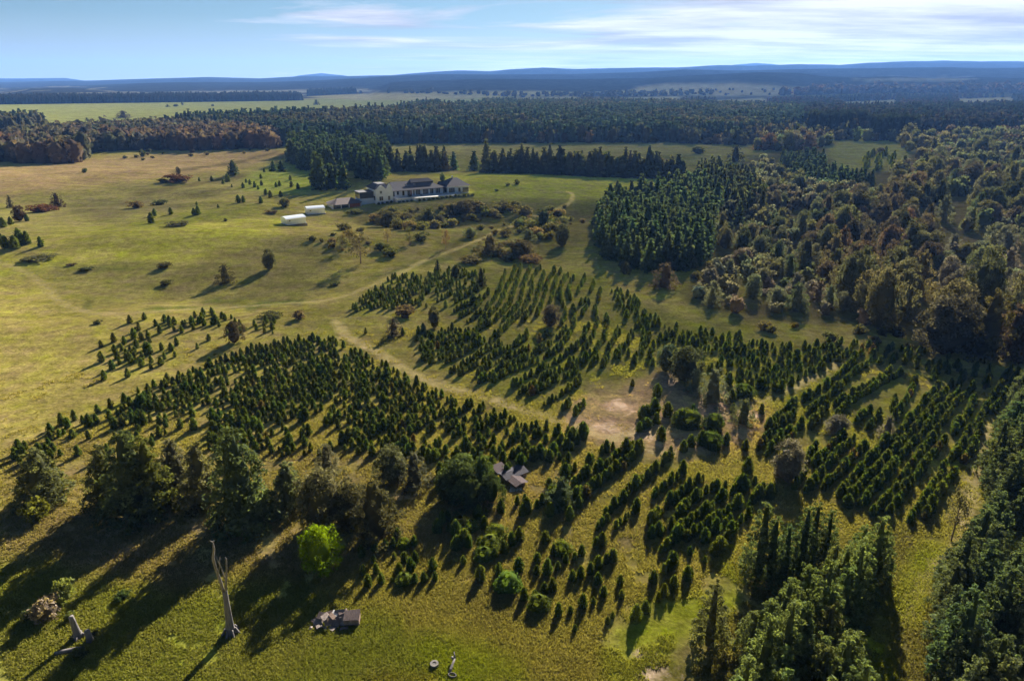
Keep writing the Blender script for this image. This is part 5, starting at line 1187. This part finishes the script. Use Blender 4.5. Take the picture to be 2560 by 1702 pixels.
# ------------------------------------------------------------------ tall grass tufts
def tufts():
    rng = np.random.default_rng(99)
    n0 = 420000
    r = 52*np.power(175/52., rng.random(n0)**1.1); a = rng.uniform(-.76, .76, n0)
    x = r*np.sin(a); y = r*np.cos(a)
    u, v, d = proj(x, y, height(x, y)); uu, vv = u/K, v/K
    cl = fbm(x/2.6, y/2.6, 3); big = fbm(x/16+7, y/16, 3)
    keep = (cl*.65+big*.5 > .43+.27*sstep(95, 172, r)) & (rng.random(n0) < np.where(vv > 1300, .8, .6))
    bare = inpoly(uu, vv, [(1290,950),(1400,890),(1500,850),(1600,900),(1740,930),(1700,1010),(1560,1080),(1430,1060),(1330,1000)])
    keep &= ~(bare & (rng.random(n0) < .97))
    keep &= (u > -60) & (u < 2620) & (v < 1800)
    x, y, r = x[keep], y[keep], r[keep]; n = len(x); print('tufts', n)
    z = height(x, y); big = fbm(x/9+3, y/9+20, 3)
    m = 4; sz = (.12+.18*rng.random(n))*(1+.5*(fbm(x/5, y/5, 2)-.5))*(1+.003*r)
    V = np.empty((n, m, 3, 3)); 
    for k in range(m):
        th = rng.random(n)*6.283; l = sz*(.35+.5*rng.random(n)); wd = sz*(.45+.4*rng.random(n)); off = .24*rng.normal(size=(n, 2))
        bx, by = x+off[:, 0], y+off[:, 1]; lx, ly = np.cos(th), np.sin(th)
        V[:, k, 0] = np.stack([bx-ly*wd*.5, by+lx*wd*.5, z-.03], -1); V[:, k, 1] = np.stack([bx+ly*wd*.5, by-lx*wd*.5, z-.03], -1)
        V[:, k, 2] = np.stack([bx+lx*l*.8, by+ly*l*.8, z+sz*.75], -1)
    T = np.arange(n*m*3).reshape(-1, 3)
    A_, B_, C_ = np.array((.185,.19,.034)), np.array((.255,.215,.075)), np.array((.12,.14,.03))
    f = np.clip((big-.36)/.28+.25*rng.normal(size=n), 0, 1)[:, None]; c = ground_tint(x, y)*np.array((1.12, 1.06, .85)); c = c*(1-.35*f)+B_*.35*f
    g = (rng.random(n) < .22)[:, None]; c = np.where(g, c*.6+C_*.25, c)*(.75+.4*rng.random(n))[:, None]
    me = mesh_tris('grass', V.reshape(-1, 3), T, [M_GRASSB], np.repeat(c, m, 0)); o = link('grass', me); setp(o, 'tall rough grass tufts over the near pasture', 'grass', None, 'stuff')
tufts()
# ------------------------------------------------------------------ sun, sky, air
SAZ, SEL = math.radians(18.5), math.radians(24)      # sun ahead of the camera, a little to the right
sd = Vector((math.sin(SAZ)*math.cos(SEL), math.cos(SAZ)*math.cos(SEL), math.sin(SEL)))
sl = bpy.data.lights.new('sun', 'SUN'); sl.energy = 5.0; sl.angle = math.radians(.5); sl.color = (1, .90, .74)
so = bpy.data.objects.new('sun', sl); COL.objects.link(so); so.rotation_euler = (-sd).to_track_quat('-Z', 'Y').to_euler(); so.location = (100, 300, 400)
w = bpy.data.worlds.new('World'); sc.world = w; w.use_nodes = True
nt = w.node_tree; nd, lk = nt.nodes, nt.links; nd.clear()
out = N(nd, 'ShaderNodeOutputWorld'); bg = N(nd, 'ShaderNodeBackground'); lk.new(bg.outputs[0], out.inputs['Surface'])
sky = N(nd, 'ShaderNodeTexSky', sky_type='NISHITA'); sky.sun_disc = False; sky.sun_elevation = SEL; sky.sun_rotation = SAZ
sky.air_density = 1.0; sky.dust_density = .15; sky.ozone_density = 2.5; sky.altitude = 300
tc = N(nd, 'ShaderNodeTexCoord'); sep = N(nd, 'ShaderNodeSeparateXYZ'); lk.new(tc.outputs['Generated'], sep.inputs[0])
zz = math_node(nd, lk, 'ADD', math_node(nd, lk, 'MAXIMUM', sep.outputs[2], 0.0), .05)
cx_ = math_node(nd, lk, 'DIVIDE', sep.outputs[0], zz); cy_ = math_node(nd, lk, 'DIVIDE', sep.outputs[1], zz)
cb = N(nd, 'ShaderNodeCombineXYZ'); lk.new(cx_, cb.inputs[0]); lk.new(cy_, cb.inputs[1])
mp = N(nd, 'ShaderNodeMapping'); mp.inputs['Scale'].default_value = (.20, .40, 1); mp.inputs['Rotation'].default_value = (0, 0, .12); lk.new(cb.outputs[0], mp.inputs['Vector'])
n1 = noise(nd, lk, mp.outputs[0], 1.0, 9, .6); n1.inputs['Distortion'].default_value = 1.1
mp2 = N(nd, 'ShaderNodeMapping'); mp2.inputs['Scale'].default_value = (.09, .16, 1); mp2.inputs['Location'].default_value = (3.1, 1.7, 0); lk.new(cb.outputs[0], mp2.inputs['Vector'])
n2 = noise(nd, lk, mp2.outputs[0], 1.0, 5, .5)
az = math_node(nd, lk, 'DIVIDE', sep.outputs[0], math_node(nd, lk, 'MAXIMUM', sep.outputs[1], .2))
side = ramp(nd, lk, az, -.50, .42, -.11, .19)
cov = math_node(nd, lk, 'ADD', math_node(nd, lk, 'ADD', math_node(nd, lk, 'MULTIPLY', n1.outputs[0], .78), math_node(nd, lk, 'MULTIPLY', n2.outputs[0], .28)), side)
ahead = ramp(nd, lk, sep.outputs[1], .25, .75, 0, .92)
low = ramp(nd, lk, sep.outputs[2], .0, .05, .7, 1)
fac = math_node(nd, lk, 'MULTIPLY', math_node(nd, lk, 'MULTIPLY', ramp(nd, lk, cov, .52, .64, 0, 1), ahead), low)
n3 = noise(nd, lk, mp.outputs[0], 2.1, 7, .6)
shade = math_node(nd, lk, 'MULTIPLY', ramp(nd, lk, n3.outputs[0], .36, .60, .60, 1.14), ramp(nd, lk, cov, .5, .8, .86, 1.10))
cc = N(nd, 'ShaderNodeVectorMath', operation='SCALE'); cc.inputs[0].default_value = (3.6, 3.6, 3.75); lk.new(shade, cc.inputs['Scale'])
skc = mixc(nd, lk, 'MULTIPLY', 1.0, sky.outputs[0], (.22, .255, .265))
veil = ramp(nd, lk, sep.outputs[2], .0, .075, .5, 0)
skc = mixc(nd, lk, 'MIX', veil, skc, (2.75, 3.0, 3.25))
mixs = mixc(nd, lk, 'MIX', fac, skc, cc.outputs[0])
lk.new(mixs, bg.inputs['Color']); bg.inputs['Strength'].default_value = .056
# air
hz_ = PM().box(-14000, 14000, -300, 14500, -60, 420)
hm_, nt, nd, lk = newmat('haze')
out = N(nd, 'ShaderNodeOutputMaterial'); pv = N(nd, 'ShaderNodeVolumePrincipled'); pv.inputs['Color'].default_value = (.16, .38, 1, 1)
pv.inputs['Density'].default_value = HAZE; pv.inputs['Anisotropy'].default_value = .2
lk.new(pv.outputs[0], out.inputs['Volume'])
hb = hz_.build('haze', hm_); setp(hb, kind='stuff'); hb['label'] = 'thin blue air over the whole valley'; hb.display_type = 'WIRE'

sc.view_settings.view_transform = 'Standard'; sc.view_settings.look = 'None'; sc.view_settings.gamma = 1; sc.view_settings.exposure = EXPO
c = sc.cycles
c.max_bounces = 5; c.diffuse_bounces = 2; c.glossy_bounces = 2; c.transmission_bounces = 3; c.transparent_max_bounces = 8; c.volume_bounces = 0
c.caustics_reflective = False; c.caustics_refractive = False
c.use_denoising = True
